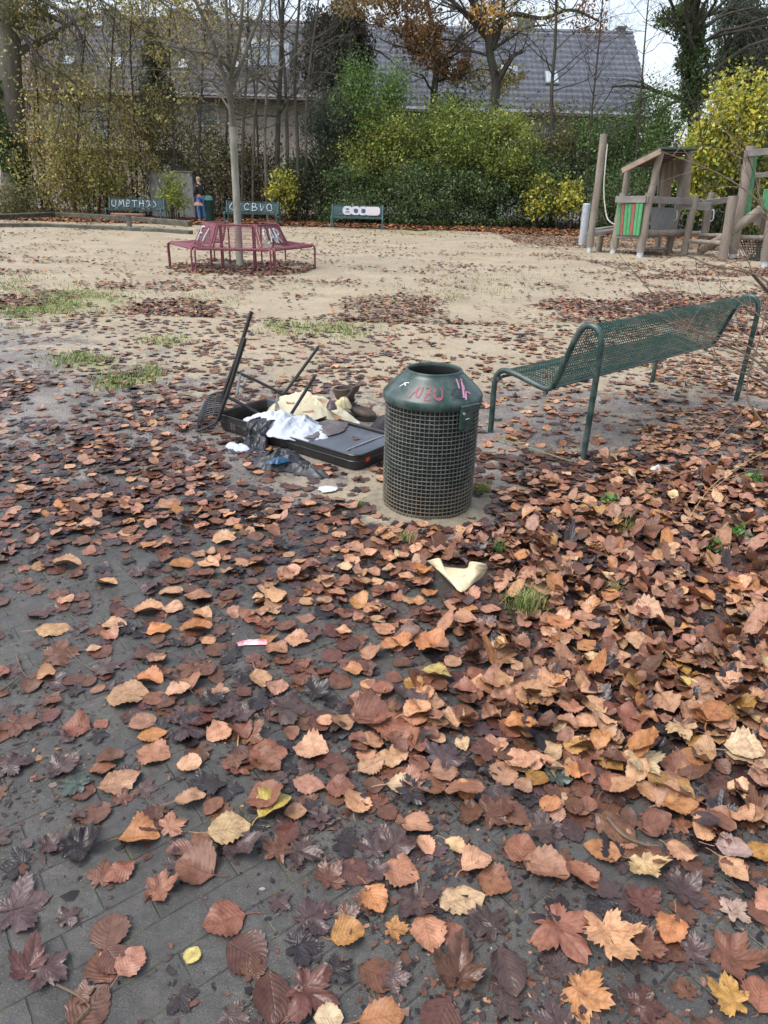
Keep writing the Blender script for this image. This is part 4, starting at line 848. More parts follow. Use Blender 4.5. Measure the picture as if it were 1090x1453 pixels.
o = drape('crumpled_paper', [[P(606, 796, .07), P(624, 792, .07), P(628, 803, .035), P(648, 806, .03), P(663, 806, .045), P(668, 797, .10), P(690, 800, .085)],
    [P(615, 803, .045), P(628, 806, .05), P(636, 812, .04), P(650, 816, .045), P(664, 812, .055), P(676, 805, .085), P(692, 806, .06)],
    [P(628, 815, .03), P(634, 818, .045), P(642, 822, .045), P(652, 824, .05), P(664, 820, .055), P(677, 815, .06), P(690, 811, .035)],
    [P(640, 828, .02), P(645, 832, .03), P(650, 838, .03), P(655, 840, .03), P(662, 837, .03), P(672, 828, .035), P(683, 820, .02)]], SCR, .002, .02, 9, 5)
cl(o, 'pale crumpled beige paper standing up among the leaves below the bin', 'paper')
o = drape('snack_wrapper', [[P(333, 913, .012), P(345, 909, .012), P(360, 907, .01), P(378, 907, .014)], [P(334, 915, .004), P(346, 913, .012), P(361, 911, .008), P(380, 911, .012)], [P(336, 918, .004), P(347, 916, .004), P(362, 915, .006), P(380, 915, .004)]], mat('red_white_foil', (.62, .03, .06), (.75, .72, .74), 22, .3, bst=.1), .0008, .006, 3, 5)
cl(o, 'red and white foil snack wrapper on wet leaves, left of centre', 'wrapper')
c = G(930, 667, .03); cl(crumple('tissue', c, .075, .028, .04, 71, PALE, .6, .7, .4, 30, .012, fold=10), 'torn white tissue on the leaves in front of the green bench', 'tissue')
# small oval yellow leaf handled with the leaves
# ------------------------------------------------------------------ upturned chair
CB = mat('black_chair_tube', (.010, .011, .012), (.02, .02, .022), 20, .28, .4, bst=0); LAT = mat('black_chair_mesh', (.015, .016, .018), (.035, .037, .04), 20, .35, bst=0); STRT = mat('grey_strut', (.10, .105, .11), (.16, .165, .17), 20, .3)
ch = empty('garden_chair', (-1.1, 4.95, 0), 'black tubular chair thrown upside down across the suitcase', 'chair')
def ctub(name, pts, r, m_=CB, n=8, par=ch):
    b = MB(); b.tube([Vector(p) - Vector((-1.1, 4.95, 0)) for p in pts], r, n); return b.build(name, m_, par)
YF, YN = 5.22, 4.72
for Y, top, low_, rail0, rail1, bend, ft in ((YF, (357, 442), (313, 571), (336, 528), (393, 555), (402, 558), (452, 492)), (YN, (348, 480), (309, 597), (324, 564), (386, 597), (402, 603), (447, 533))):
    ctub('rear_leg', [D(*top, Y), D((top[0] * .5 + low_[0] * .5) + 1.5, (top[1] + low_[1]) / 2, Y), D(*low_, Y)], .0145)
    ctub('side_rail', bez([D(*rail0, Y), D((rail0[0] + rail1[0]) / 2, (rail0[1] + rail1[1]) / 2 - 1, Y), D(*rail1, Y), D(*bend, Y), D(bend[0] + (ft[0] - bend[0]) * .25, bend[1] + (ft[1] - bend[1]) * .22, Y), D(*ft, Y)], 6), .0115)
ctub('cross_strut', [D(341, 531, YF), D(335, 563, YN)], .009, STRT); ctub('cross_strut', [D(394, 559, YF), D(391, 590, YN)], .009, STRT)
FH, NH, FO, NO = D(318, 556, YF), D(313, 590, YN), D(293, 573, YF - .06), D(282, 611, YN)
mid = lambda a, b_, k: a.lerp(b_, .5) + Vector((-.015, 0, k))
fe = bez([FH, mid(FH, FO, .02) + Vector((-.02, -.02, 0)), FO, D(282, 598, YF - .25), D(280, 609, YN + .05), NO, D(296, 605, YN), D(308, 598, YN), NH], 6)
ctub('back_hoop', fe, .011); b = MB(); o0 = Vector((-1.1, 4.95, 0))
for k in range(1, 12):
    t = k / 12; a_ = FH.lerp(NH, t); z_ = FO.lerp(NO, t) + Vector((-.03 * math.sin(t * 3.14), 0, 0)); m_ = a_.lerp(z_, .5) + Vector((-.03, -.01, .035)); b.tube([p - o0 for p in bez([a_, m_, z_], 5)], .0062, 5)
for k in range(1, 5):
    t = k / 5; b.tube([p - o0 for p in bez([FH.lerp(FO, t) + Vector((-.035 * math.sin(t * 3.1), 0, .02)), NH.lerp(NO, t) + Vector((-.035 * math.sin(t * 3.1), 0, .02))], 3)], .004, 5)
b.build('back_slats', LAT, ch)
# ------------------------------------------------------------------ boot
BT = mat('brown_boot_leather', (.045, .033, .026), (.085, .06, .048), 12, .5, .7, bsc=60, bst=.4, dirt=(.16, .12, .09), dsc=8); SOLE = mat('black_rubber', (.012, .011, .011), (.03, .028, .026), 12, .6)
bo = G(490, 592, 0); boot = empty('boot', bo, 'scuffed brown ankle boot standing behind the suitcase', 'boot', None, math.radians(-14))
b = MB(); secs = []
# lofted: shaft rings (horizontal) to toe rings
def ringp(c, rx, ry, tilt, n=20): return [(c[0] + rx * math.cos(a) * math.cos(tilt), c[1] + ry * math.sin(a), c[2] + rx * math.cos(a) * math.sin(tilt)) for a in [2 * math.pi * i / n for i in range(n)]]
R_ = [ringp((-.01, 0, .205), .058, .05, .1), ringp((-.01, 0, .20), .062, .054, .1), ringp((-.008, 0, .17), .058, .05, .05), ringp((-.003, 0, .13), .054, .045, -.1), ringp((.012, 0, .10), .062, .043, -.45), ringp((.035, 0, .075), .066, .042, -.85), ringp((.075, 0, .052), .052, .044, -1.15), ringp((.12, 0, .044), .040, .046, -1.35), ringp((.155, 0, .040), .030, .040, -1.5), ringp((.178, 0, .036), .012, .02, -1.55)]
inn = [ringp((-.01, 0, .203), .052, .045, .1), ringp((-.008, 0, .15), .045, .038, .05)]
RR = [inn[1], inn[0]] + R_; 
for r__ in RR: b.v += r__
for k in range(len(RR) - 1):
    for i in range(20): b.f.append((k * 20 + i, k * 20 + (i + 1) % 20, (k + 1) * 20 + (i + 1) % 20, (k + 1) * 20 + i))
b.f.append(tuple((len(RR) - 1) * 20 + i for i in range(20))); up_ = b.build('upper', BT, boot)
b = MB(); sh = [(-.066, 0), (-.06, .032), (-.03, .04), (.03, .036), (.09, .044), (.14, .046), (.175, .034), (.192, 0)]; out_ = [(x, y) for x, y in sh] + [(x, -y) for x, y in sh[-2:0:-1]]
lo_ = [(x, y, .0) for x, y in out_]; hi_ = [(x, y, .026) for x, y in out_]; n_ = len(out_); b.add(lo_ + hi_, [tuple(range(n_ - 1, -1, -1)), tuple(range(n_, 2 * n_))] + [(i, (i + 1) % n_, n_ + (i + 1) % n_, n_ + i) for i in range(n_)]); b.build('sole', SOLE, boot)
tg = MB(); tg.grid([[(.02 + .03 * math.cos(a_ * 1.2), .05 * math.sin(a_), z_) for a_ in (-1.4, -.9, -.4, 0, .4, .9, 1.4)] if k_ < 2 else [(.03 + k_ * .008 + .03 * math.cos(a_ * 1.2), .045 * math.sin(a_), z_) for a_ in (-1.4, -.9, -.4, 0, .4, .9, 1.4)] for k_, z_ in enumerate((.12, .16, .195, .22, .235))]); o = tg.build('tongue', BT, boot); solid(o, .008)
b = MB()
for k in range(4): b.tube([(.045 + k * .013, -.03, .115 - k * .016), (.06 + k * .013, 0, .128 - k * .016), (.045 + k * .013, .03, .115 - k * .016)], .003, 5)
b.build('laces', SOLE, boot)
boot.scale = (1.3, 1.4, 1.12)
# leaves resting on the rubbish and the bench
for lab, px, py, z, k, c_, sz in (('round tan leaf lying on top of the cream quilt', 457, 570, .235, 'O', 'tan', .075), ('brownish leaf on the white sheet beside the plum glove', 438, 586, .215, 'O', 'pinkish', .085), ('orange brown leaf at the right foot of the cream quilt', 479, 592, .15, 'O', 'orange', .08), ('pale leaf on the left part of the cream quilt', 413, 573, .20, 'O', 'pinkish', .07),
      ('tan leaf lying on the seat of the near green bench', 786, 537, .435, 'O', 'tan', .075), ('small brown leaf on the suitcase lining', 505, 622, .112, 'O', 'brown', .05)):
    V, f4, f3, uv = TPL['near'][k][abs(hash(px)) % 12]; p = G(px, py, z); V = V * np.array([sz, sz, sz * .5]); a = px * 1.3; X = V[:, 0] * math.cos(a) - V[:, 1] * math.sin(a); Y = V[:, 0] * math.sin(a) + V[:, 1] * math.cos(a)
    o = mesh_np('fallen_leaf', np.stack([X, Y + 0 * X, V[:, 2] - V[:, 2].min()], -1), [f4, f3], LM, None, True, np.tile(np.array(COLS[c_]), (len(V), 1)), .2, uv); o.location = p; o.rotation_euler = (random.uniform(-.15, .25), random.uniform(-.2, .2), 0); tag(o, lab, 'leaf')
# ------------------------------------------------------------------ wooden play structure
WOOD = mat('weathered_log', (.17, .145, .12), (.27, .235, .195), 5, .8, bsc=50, bst=.5, dirt=(.13, .10, .075), dsc=6, dlo=.5, dhi=.75, stretch=(1, 1, .25))
WGREY = mat('grey_board', (.14, .13, .12), (.22, .205, .19), 6, .8, bsc=50, bst=.4, stretch=(.4, .4, 1)); WORG = mat('honey_board', (.22, .165, .12), (.30, .23, .165), 6, .75, bst=.3)
STEEL = mat('galvanised_shoe', (.42, .47, .52), (.55, .6, .64), 9, .4, metal=.3); PGRN = mat('green_slat_paint', (.05, .24, .09), (.08, .30, .13), 9, .5); PRED = mat('red_slat_paint', (.22, .06, .06), (.3, .1, .09), 9, .6); PDG = mat('dull_green_paint', (.05, .22, .09), (.08, .28, .12), 7, .6)
ROOFM = mat('mossy_roof_felt', (.035, .06, .04), (.06, .085, .055), 5, .8); ROPE = mat('pale_rope', (.42, .42, .36), (.5, .5, .44), 30, .8); NETM = mat('black_net', (.02, .02, .02), (.04, .035, .03), 30, .8)
po = Vector((7.2, 21.4, 0)); pg = empty('play_structure', po, 'weathered log play structure with a small roofed hut, right of the sand', 'playground')
def log(name, p0, p1, Y0, Y1=None, r=.095, shoe=False, m_=WOOD, gnd=True, par=pg, n=10):
    Y1 = Y1 if Y1 is not None else Y0; a = D(*p0, Y0); b_ = D(*p1, Y1)
    if gnd: a.z = 0.0 if shoe else -.05
    d = (b_ - a); P = [a + d * t + Vector((random.uniform(-.012, .012), 0, 0)) * (0 < t < 1) for t in np.linspace(0, 1, 6)]
    if shoe: P[0] = a + d.normalized() * .14
    mb = MB(); mb.tube([q - po for q in P], [r * random.uniform(.95, 1.06) for _ in P], n); o = mb.build(name, m_, par)
    if shoe: s_ = MB(); s_.tube([a - po - Vector((0, 0, .03)), a - po + d.normalized() * .18], r * .78, 10); s_.build('steel_shoe', STEEL, o)
    return o
def plank(name, a, b_, w, h, m_=WGREY, par=pg, up=(0, 0, 1)): mb = MB(); mb.beam(a - po, b_ - po, w, h, up); return mb.build(name, m_, par)
log('swing_post', (836, 359), (857, 190), 21.7, shoe=True, r=.1)
rp_ = MB(); rp_.tube([p - po for p in bez([D(862, 204, 21.65), D(859, 235, 21.6), D(857, 270, 21.6), D(860, 302, 21.5), D(865, 314, 21.4), D(878, 321, 21.3)], 6)], .018, 6); rp_.build('rope', ROPE, pg)
log('step_leg', (850, 357), (852, 334), 22.2, r=.09, shoe=False)
plank('step', D(836, 332, 21.8), D(880, 326, 22.0), .34, .09); plank('step', D(838, 327, 22.4), D(884, 321, 22.4), .3, .08)
yB, yC, yD, yA = 21.35, 20.5, 22.2, 23.0
log('hut_post', (869, 363), (885, 274), yB, r=.105, shoe=True); log('hut_post', (884, 288), (892, 240), yB + .16, r=.085, gnd=False)
log('hut_post', (907, 368), (922, 274), yC, r=.115, shoe=True); log('hut_post', (920, 290), (938, 214), yC + .18, r=.095, gnd=False)
log('hut_post', (948, 358), (979, 214), yD, r=.10); log('hut_post', (935, 345), (945, 222), yA, r=.085)
# hut roof: one slope falling to the left
r1, r2, r3, r4 = D(883, 239, yB - .25), D(938, 211, yC - .25), D(992, 212, yD + .3), D(925, 236, yA + .4)
rm = MB(); nrm = (r2 - r1).cross(r4 - r1).normalized(); nrm = nrm if nrm.z > 0 else -nrm
top = [p - po + nrm * .05 for p in (r1, r2, r3, r4)]; bot = [p - po for p in (r1, r2, r3, r4)]
rm.add(top + bot, [(0, 1, 2, 3), (7, 6, 5, 4), (0, 4, 5, 1), (1, 5, 6, 2), (2, 6, 7, 3), (3, 7, 4, 0)]); rf = rm.build('roof', ROOFM, pg, False)
plank('roof_fascia', r1 + Vector((0, -.03, -.06)), r2 + Vector((0, -.03, -.06)), .05, .13, WORG, rf)
rb_ = MB()
for k in range(1, 9):
    t = k / 9; a = r1.lerp(r2, t); b_ = r4.lerp(r3, t); rb_.beam(a - po - nrm * .03, b_ - po - nrm * .03, .09, .03)
rb_.build('roof_boards', mat('dark_board', (.10, .065, .045), (.16, .11, .08), 6, .8), rf)
for k in range(6):
    t = k / 5; a = D(942 + 34 * t, 226, yA + .1 - .8 * t); b_ = D(938 + 34 * t, 288, yA + .1 - .8 * t)
    if 2 <= k <= 3: b_ = a.lerp(b_, .45)
    plank('wall_board', a, b_, .05, .24, WORG if k % 2 else WOOD, up=(1, 0, 0))
# painted slats
for k in range(7):
    t0 = (k + .5) / 7; a = D(877 + 36 * t0, 289, yB - .12 - t0 * .85); b_ = D(875 + 32 * t0, 333 + t0, yB - .12 - t0 * .85)
    plank('painted_slat', a, b_, .035, .105, (PGRN, PRED, PGRN, PGRN, PRED, PGRN, PGRN)[k] if k else PDG, up=(.5, -.86, 0))
plank('rail', D(874, 283, yB - .15), D(917, 283, yC - .12), .06, .17); plank('rail', D(918, 283, yC - .12), D(996, 287, 21.6), .06, .17); plank('rail', D(996, 288, 21.5), D(1040, 283, 21.9), .06, .15); plank('rail', D(960, 292, 21.3), D(1008, 293, 21.5), .08, .20)
bk_ = MB(); a, b_, c_, d_ = [D(*q) - po for q in ((924, 294, 20.9), (958, 295, 22.0), (956, 327, 22.0), (923, 326, 20.9))]; q_ = Vector((.02, .03, 0)); bk_.add([a, b_, c_, d_, a + q_, b_ + q_, c_ + q_, d_ + q_], [(0, 1, 2, 3), (7, 6, 5, 4), (0, 4, 5, 1), (1, 5, 6, 2), (2, 6, 7, 3), (3, 7, 4, 0)]); bk_.build('side_panel', mat('slate_board', (.15, .15, .145), (.2, .2, .19), 6, .7), pg)
log('floor_beam', (915, 331), (975, 330), 20.7, 21.9, r=.09, gnd=False); log('floor_beam', (958, 333), (995, 331), 21.9, 22.6, r=.07, gnd=False); log('foot_rail', (912, 353), (945, 353), 20.8, 21.6, r=.04, gnd=False)
pl_ = MB(); a, b_, c_, d_ = [D(*q) - po for q in ((876, 334, yB - .1), (913, 335, yC), (950, 330, 22.1), (912, 328, yA))]; z_ = Vector((0, 0, -.07)); pl_.add([a, b_, c_, d_, a + z_, b_ + z_, c_ + z_, d_ + z_], [(3, 2, 1, 0), (4, 5, 6, 7), (0, 4, 5, 1), (1, 5, 6, 2), (2, 6, 7, 3), (3, 7, 4, 0)]); pl_.build('hut_floor', WGREY, pg, False)
log('fence_post', (970, 362), (987, 277), 21.4, r=.10); log('fence_post', (994, 359), (1011, 273), 21.9, r=.10)
log('fence_post', (1025, 371), (1041, 278), 20.2, r=.125); log('tall_post', (1038, 372), (1066, 207), 20.6, r=.12, shoe=True)
log('rail_log', (993, 334), (1034, 334), 21.8, 20.8, r=.055, gnd=False); log('rail_log', (978, 342), (1025, 345), 21.3, 20.3, r=.06, gnd=False); log('rail_log', (1000, 352), (1026, 354), 21.7, 20.3, r=.045, gnd=False)
log('climbing_log', (998, 353), (1030, 336), 21.2, 20.5, r=.12, gnd=False); log('climbing_log', (1034, 331), (1081, 297), 20.4, 20.0, r=.13, gnd=False)
log('tall_post', (1084, 386), (1098, 300), 18.6, r=.13, shoe=True); log('net_post', (1073, 372), (1086, 300), 21.0, r=.06, m_=mat('dark_log', (.07, .05, .035), (.11, .08, .06), 6, .8))
plank('top_board', D(1056, 218, 20.5), D(1120, 212, 20.2), .06, .16); plank('top_board', D(1070, 249, 21.2), D(1120, 246, 21.0), .05, .12); plank('top_board', D(1070, 312, 21.2), D(1120, 310, 21), .05, .3)
plank('green_board', D(1068, 221, 20.75), D(1058, 303, 20.75), .04, .24, PDG, up=(1, 0, 0)); plank('green_board', D(1094, 268, 20), D(1088, 303, 20), .04, .34, PGRN, up=(1, 0, 0))
log('rail_log', (1046, 337), (1092, 338), 20.7, r=.07, gnd=False)
nb = MB(); c00, c10, c01, c11 = D(1050, 340, 20.8), D(1086, 340, 20.8), D(1062, 368, 20.3), D(1080, 370, 20.3)
for k in range(9): t = k / 8; nb.tube([c00.lerp(c10, t) - po, c01.lerp(c11, t) - po], .014, 5); nb.tube([c00.lerp(c01, t) - po, c10.lerp(c11, t) - po], .014, 5)
nb.build('net', NETM, pg)
for q in ((1010, 303, 21.5), (958, 302, 21.6)): hb_ = MB(); hb_.tube([p - po for p in bez([D(q[0], q[1] - 5, q[2]), D(q[0] + 3, q[1] - 4, q[2] - .05), D(q[0] + 2, q[1] + 8, q[2] - .05), D(q[0] - 2, q[1] + 11, q[2])], 4)], .016, 5); hb_.build('grab_handle', STEEL, pg)
e = MB(); a = D(828, 333, 24.2); a.z = -.05; b_ = D(833, 290, 24.2); e.tube([a, b_], .12, 12); e.tube([b_, b_ + Vector((0, 0, .03))], [.12, .09], 12); o = e.build('bollard', mat('grey_post_paint', (.30, .33, .36), (.38, .41, .44), 7, .5), None); tag(o, 'short leaning grey round post left of the play structure', 'bollard')
# dark mound under the step
# ------------------------------------------------------------------ sandpit border, small table
TIM = mat('mossy_timber', (.05, .052, .038), (.10, .095, .07), 3, .85, bsc=30, bst=.5, dirt=(.17, .155, .12), dsc=4)
def border(pts, label, w=.2, h=.17):
    b = MB()
    for i in range(len(pts) - 1): b.beam(pts[i] + Vector((0, 0, h / 2 - .06)), pts[i + 1] + Vector((0, 0, h / 2 - .06)), w, h)
    o = b.build('timber_edging', TIM); tag(o, label, 'edging'); return o
border([G(-60, 321), G(60, 321.5), G(175, 326), G(272, 332)], 'long low timber edging along the front of the sandpit, nearest the sand')
border([G(-60, 315), G(78, 308), G(180, 314), G(270, 322)], 'long mossy timber edging along the back of the sandpit, below the benches', .22, .27)
e = G(184, 322); t = empty('play_table', e, 'small play table with red plank top on a grey post in the sandpit', 'table')
b = MB(); b.box((0, 0, .42), (1.15, .35, .06), bev=.01); b.build('table_top', mat('red_plank', (.20, .09, .07), (.28, .15, .11), 5, .7), t); b = MB(); b.tube([(0, 0, -.05), (0, 0, .39)], .09, 12); b.build('post', WGREY, t)
# ------------------------------------------------------------------ person
def skin_mesh(name, pts, edges, m_, parent, sub=2):
    me = bpy.data.meshes.new(name); me.from_pydata([p[:3] for p in pts], edges, []); o = bpy.data.objects.new(name, me); link(o, parent); me.materials.append(m_)
    sk = o.modifiers.new('skin', 'SKIN'); sk.use_smooth_shade = True
    me.skin_vertices.new() if not len(me.skin_vertices) else None
    for i, p in enumerate(pts): me.skin_vertices[0].data[i].radius = (p[3], p[4] if len(p) > 4 else p[3])
    me.skin_vertices[0].data[0].use_root = True
    sb = o.modifiers.new('sub', 'SUBSURF'); sb.levels = sub; sb.render_levels = sub; return o
pf = D(287, 315, 32.6); pf.z = 0; pe = empty('person', pf, 'person in black jacket and blue jeans holding a brownish bag beside the green bin', 'person', None, math.radians(150))
SK = mat('skin', (.50, .30, .22), None, 9, .6, bst=0); BJ = mat('black_jacket_cloth', (.012, .012, .014), (.025, .024, .026), 9, .8); JN = mat('blue_denim', (.06, .14, .32), (.10, .2, .42), 12, .8); HR = mat('fair_hair', (.42, .33, .24), (.3, .22, .15), 60, .7)
body = [(0, 0, .95, .13, .11), (0, .0, 1.12, .12, .10), (.02, 0, 1.30, .155, .105), (.03, 0, 1.45, .07, .06), (.05, 0, 1.54, .055, .055), (.075, 0, 1.64, .085, .078), (.08, 0, 1.74, .06, .055),
        (0, .09, .90, .085), (.04, .11, .50, .06), (-.01, .12, .09, .042), (.10, .13, .03, .035), (0, -.09, .90, .085), (-.02, -.1, .50, .06), (-.08, -.11, .09, .042), (.03, -.12, .03, .035),
        (.02, .19, 1.40, .055), (.03, .24, 1.14, .042), (.22, .16, 1.02, .032), (.29, .12, 1.0, .03), (.02, -.19, 1.40, .055), (.03, -.24, 1.14, .042), (.22, -.15, 1.02, .032), (.29, -.11, 1.0, .03)]
be = [(0, 1), (1, 2), (2, 3), (3, 4), (4, 5), (5, 6), (0, 7), (7, 8), (8, 9), (9, 10), (0, 11), (11, 12), (12, 13), (13, 14), (2, 15), (15, 16), (16, 17), (17, 18), (2, 19), (19, 20), (20, 21), (21, 22)]
bd = skin_mesh('body', body, be, SK, pe)
jk_ = [(0, 0, .97, .155, .13), (0, 0, 1.12, .16, .13), (.02, 0, 1.30, .185, .13), (.03, 0, 1.47, .09, .08), (.02, .2, 1.41, .078), (.03, .255, 1.14, .062), (.20, .17, 1.03, .048), (.02, -.2, 1.41, .078), (.03, -.255, 1.14, .062), (.20, -.16, 1.03, .048)]
skin_mesh('jacket', jk_, [(0, 1), (1, 2), (2, 3), (2, 4), (4, 5), (5, 6), (2, 7), (7, 8), (8, 9)], BJ, bd)
jn = [(0, 0, .97, .15, .125), (0, .095, .88, .105), (.04, .115, .50, .08), (-.01, .125, .10, .062), (0, -.095, .88, .105), (-.02, -.105, .50, .08), (-.08, -.115, .10, .062)]
skin_mesh('jeans', jn, [(0, 1), (1, 2), (2, 3), (0, 4), (4, 5), (5, 6)], JN, bd)
skin_mesh('hair', [(.055, 0, 1.72, .10, .09), (.03, 0, 1.66, .09, .085), (.0, 0, 1.56, .06, .07)], [(0, 1), (1, 2)], HR, bd)
for s_ in (1, -1): skin_mesh('shoe', [(-.03 - .035 * (1 - s_), s_ * .12, .045, .05), (.10 - .035 * (1 - s_), s_ * .125, .035, .042)], [(0, 1)], BLKP, bd, 1)
bag = D(281, 287, 32.3); o = crumple('shoulder_bag', Vector((0, 0, 0)), .19, .13, .24, 77, mat('tan_bag', (.26, .14, .10), (.36, .21, .16), 9, .7), 0, .3, .3, 26, 0); o.location = (bag.x, bag.y, bag.z - .14); tag(o, 'brownish shoulder bag held at the waist of the person', 'bag')
e = D(296, 314, 32.9); e.z = 0; tb = empty('litter_bin', e, 'distant dark green cylindrical bin standing beside the person in jeans', 'bin')
MB().lathe([(0, 0), (.25, 0), (.26, .82), (.27, .84)], 24).build('body', mat('dark_green_plastic', (.012, .045, .035), (.02, .06, .045), 5, .5), tb); MB().lathe([(.27, .84), (.24, .96), (.12, 1.02), (0, 1.03)], 24).build('lid', mat('mint_lid', (.10, .30, .22), None, 5, .5), tb)
# ------------------------------------------------------------------ houses
def tiles(x0, x1, y0, z0, y1, z1, rows, m_, parent):
    nx = int((x1 - x0) / .075); xs = np.linspace(x0, x1, nx); V = []; F = []; n = 0
    for k in range(rows):
        t0, t1 = k / rows, (k + 1) / rows; wav = .04 * np.abs(np.sin(xs * math.pi / .3)); sl = Vector((0, z0 - z1, y1 - y0)).normalized()
        for t, up in ((t0, .15), (t1, .0)):
            jit = .012 * (vn(xs / .3, np.full_like(xs, k * 7.3), 3) - .5) if up else 0
            V.append(np.stack([xs, y0 + (y1 - y0) * t + sl.y * (up + wav), z0 + (z1 - z0) * t + sl.z * (up + wav + jit)], -1))
        a = np.arange(nx - 1) + n; F.append(np.stack([a, a + 1, a + 1 + nx, a + nx], -1)); n += 2 * nx
        if k: b_ = a - nx; F.append(np.stack([b_, b_ + 1, a + 1, a], -1))
    return mesh_np('roof', np.vstack(V), [np.vstack(F)], m_, parent, False)
def house(name, label, x0, x1, yw, ze, zr, yr, wallm, roofm, wins, skyl, chim):
    o0 = Vector((x0, yw, 0)); h = empty(name, o0, label, 'house')
    b = MB(); w_ = x1 - x0; d_ = 2 * (yr - yw)
    b.add([(0, 0, -.2), (w_, 0, -.2), (w_, d_, -.2), (0, d_, -.2), (0, 0, ze + .36), (w_, 0, ze + .36), (w_, d_, ze), (0, d_, ze), (0, d_ / 2, zr - .25), (w_, d_ / 2, zr - .25)], [(0, 1, 5, 4), (2, 3, 7, 6), (1, 2, 6, 9, 5), (3, 0, 4, 8, 7)]); wl = b.build('wall', wallm, h, False)
    rf = tiles(-.3, w_ + .3, -.7, ze - .12, yr - yw, zr, 15, roofm, h); tiles_b = MB(); tiles_b.add([(-.3, yr - yw, zr), (w_ + .3, yr - yw, zr), (w_ + .3, d_ + .6, ze), (-.3, d_ + .6, ze)], [(0, 1, 2, 3)]); tiles_b.build('back_slope', roofm, rf, False)
    b = MB(); b.tube([(-.3, yr - yw, zr + .04), (w_ + .3, yr - yw, zr + .04)], .13, 8); b.build('ridge', roofm, rf)
    b = MB(); b.tube([(-.3, -.78, ze - .1), (w_ + .3, -.78, ze - .1)], .09, 8); b.build('gutter', mat('dark_gutter', (.08, .06, .05), None, 5, .5), h)
    GL = mat('window_glass', (.25, .30, .36), (.4, .46, .52), 3, .1); WF = mat('white_frame', (.62, .63, .64), None, 5, .6, bst=0)
    for (px0, py0, px1, py1) in wins:
        a = D(px0, py1, yw - .03) - o0; c = D(px1, py0, yw - .03) - o0; b = MB(); fw = .09
        b.box(((a.x + c.x) / 2, -.02, c.z), (c.x - a.x, .1, fw)); b.box(((a.x + c.x) / 2, -.02, a.z), (c.x - a.x, .1, fw)); b.box((a.x + fw / 2, -.02, (a.z + c.z) / 2), (fw, .096, c.z - a.z - fw)); b.box((c.x - fw / 2, -.02, (a.z + c.z) / 2), (fw, .096, c.z - a.z - fw)); b.box(((a.x + c.x) / 2, -.02, (a.z + c.z) / 2), (fw, .094, c.z - a.z - fw))
        f = b.build('window', WF, h, False); g = MB(); g.box(((a.x + c.x) / 2, -.01, (a.z + c.z) / 2), (c.x - a.x - .1, .03, c.z - a.z - .1)); g.build('pane', GL, f, False)
    slope = (zr - ze + .12) / (yr - yw + .7); n_ = Vector((0, -slope, 1)).normalized(); tdir = Vector((0, 1, slope)).normalized(); R = Matrix((Vector((1, 0, 0)), tdir, n_)).transposed()
    for (px, py, sw, sh_) in skyl:
        # where the sight line meets the roof slope
        dd = ray(px, py); y_e, z_e = yw - .7, ze - .12; t = (CH - z_e + slope * y_e) / (slope * dd.y - dd.z); q = Vector((0, 0, CH)) + dd * t - o0
        b = MB(); b.box(q + n_ * .12, (sw, sh_, .14), R=R); f = b.build('skylight', mat('skylight_frame', (.20, .21, .23), None, 5, .5), rf, False); g = MB(); g.box(q + n_ * .2, (sw * .86, sh_ * .88, .02), R=R); g.build('pane', mat('skylight_glass', (.4, .45, .5), None, 3, .25, bst=0), f, False)
    for (px, sw, sh_) in chim:
        q = D(px, 50, yr) - o0; b = MB(); b.box((q.x, yr - yw, zr + sh_ / 2 - .2), (sw, .6, sh_ + .4)); b.box((q.x, yr - yw, zr + sh_), (sw + .14, .74, .08)); b.build('chimney', mat('chimney_sheet', (.12, .13, .14), (.2, .2, .2), 5, .6), rf, False)
    return h
RG = mat('slate_blue_tiles', (.135, .15, .185), (.20, .215, .255), 2.5, .5, .65, bst=.2, dirt=(.10, .10, .11), dsc=4, dlo=.5, dhi=.75); RBR = mat('grey_brown_tiles', (.11, .105, .115), (.16, .15, .158), 2.5, .6, bst=.2, dirt=(.09, .07, .06), dsc=4, dlo=.5, dhi=.8)
WW = mat('white_render', (.52, .54, .57), (.62, .64, .66), 1.5, .8); WBG = mat('beige_render', (.42, .37, .30), (.52, .47, .39), 1.5, .85)
ew = 45.3; xr0, xr1 = D(470, 160, ew).x, D(912, 160, ew).x; zE = D(760, 160, ew - .7).z; yR = 50.6; zR = D(800, 46, yR).z
house('house', 'white rendered house with blue-grey tiled roof behind the right-hand trees', xr0, xr1, ew, zE, zR, yR, WW, RG, [(690, 188, 720, 225), (750, 190, 790, 230), (820, 178, 850, 215)], [(722, 106, 1.0, 1.25), (782, 114, .75, 1.1), (632, 106, .9, 1.1)], [(745, 1.0, .7), (880, .4, .3)])
ewl = 44.6; xl0, xl1 = D(-60, 130, ewl).x, D(450, 135, ewl).x; zEl = D(200, 133, ewl - .7).z; yRl = 50.0; zRl = D(200, 28, yRl).z
hl = house('house', 'long beige house with grey-brown tiled roof behind the left-hand trees', xl0, xl1, ewl, zEl, zRl, yRl, WBG, RBR, [(82, 150, 98, 176), (140, 148, 175, 192), (205, 150, 235, 186), (280, 150, 310, 186)], [(165, 93, .75, 1.0), (100, 90, .6, .8), (20, 90, .7, .9), (262, 95, .6, .9), (138, 38, .8, .6), (340, 95, .5, .8)], [(112, 1.1, .35), (160, .9, .45), (256, 1.2, .5), (300, .7, .5)])
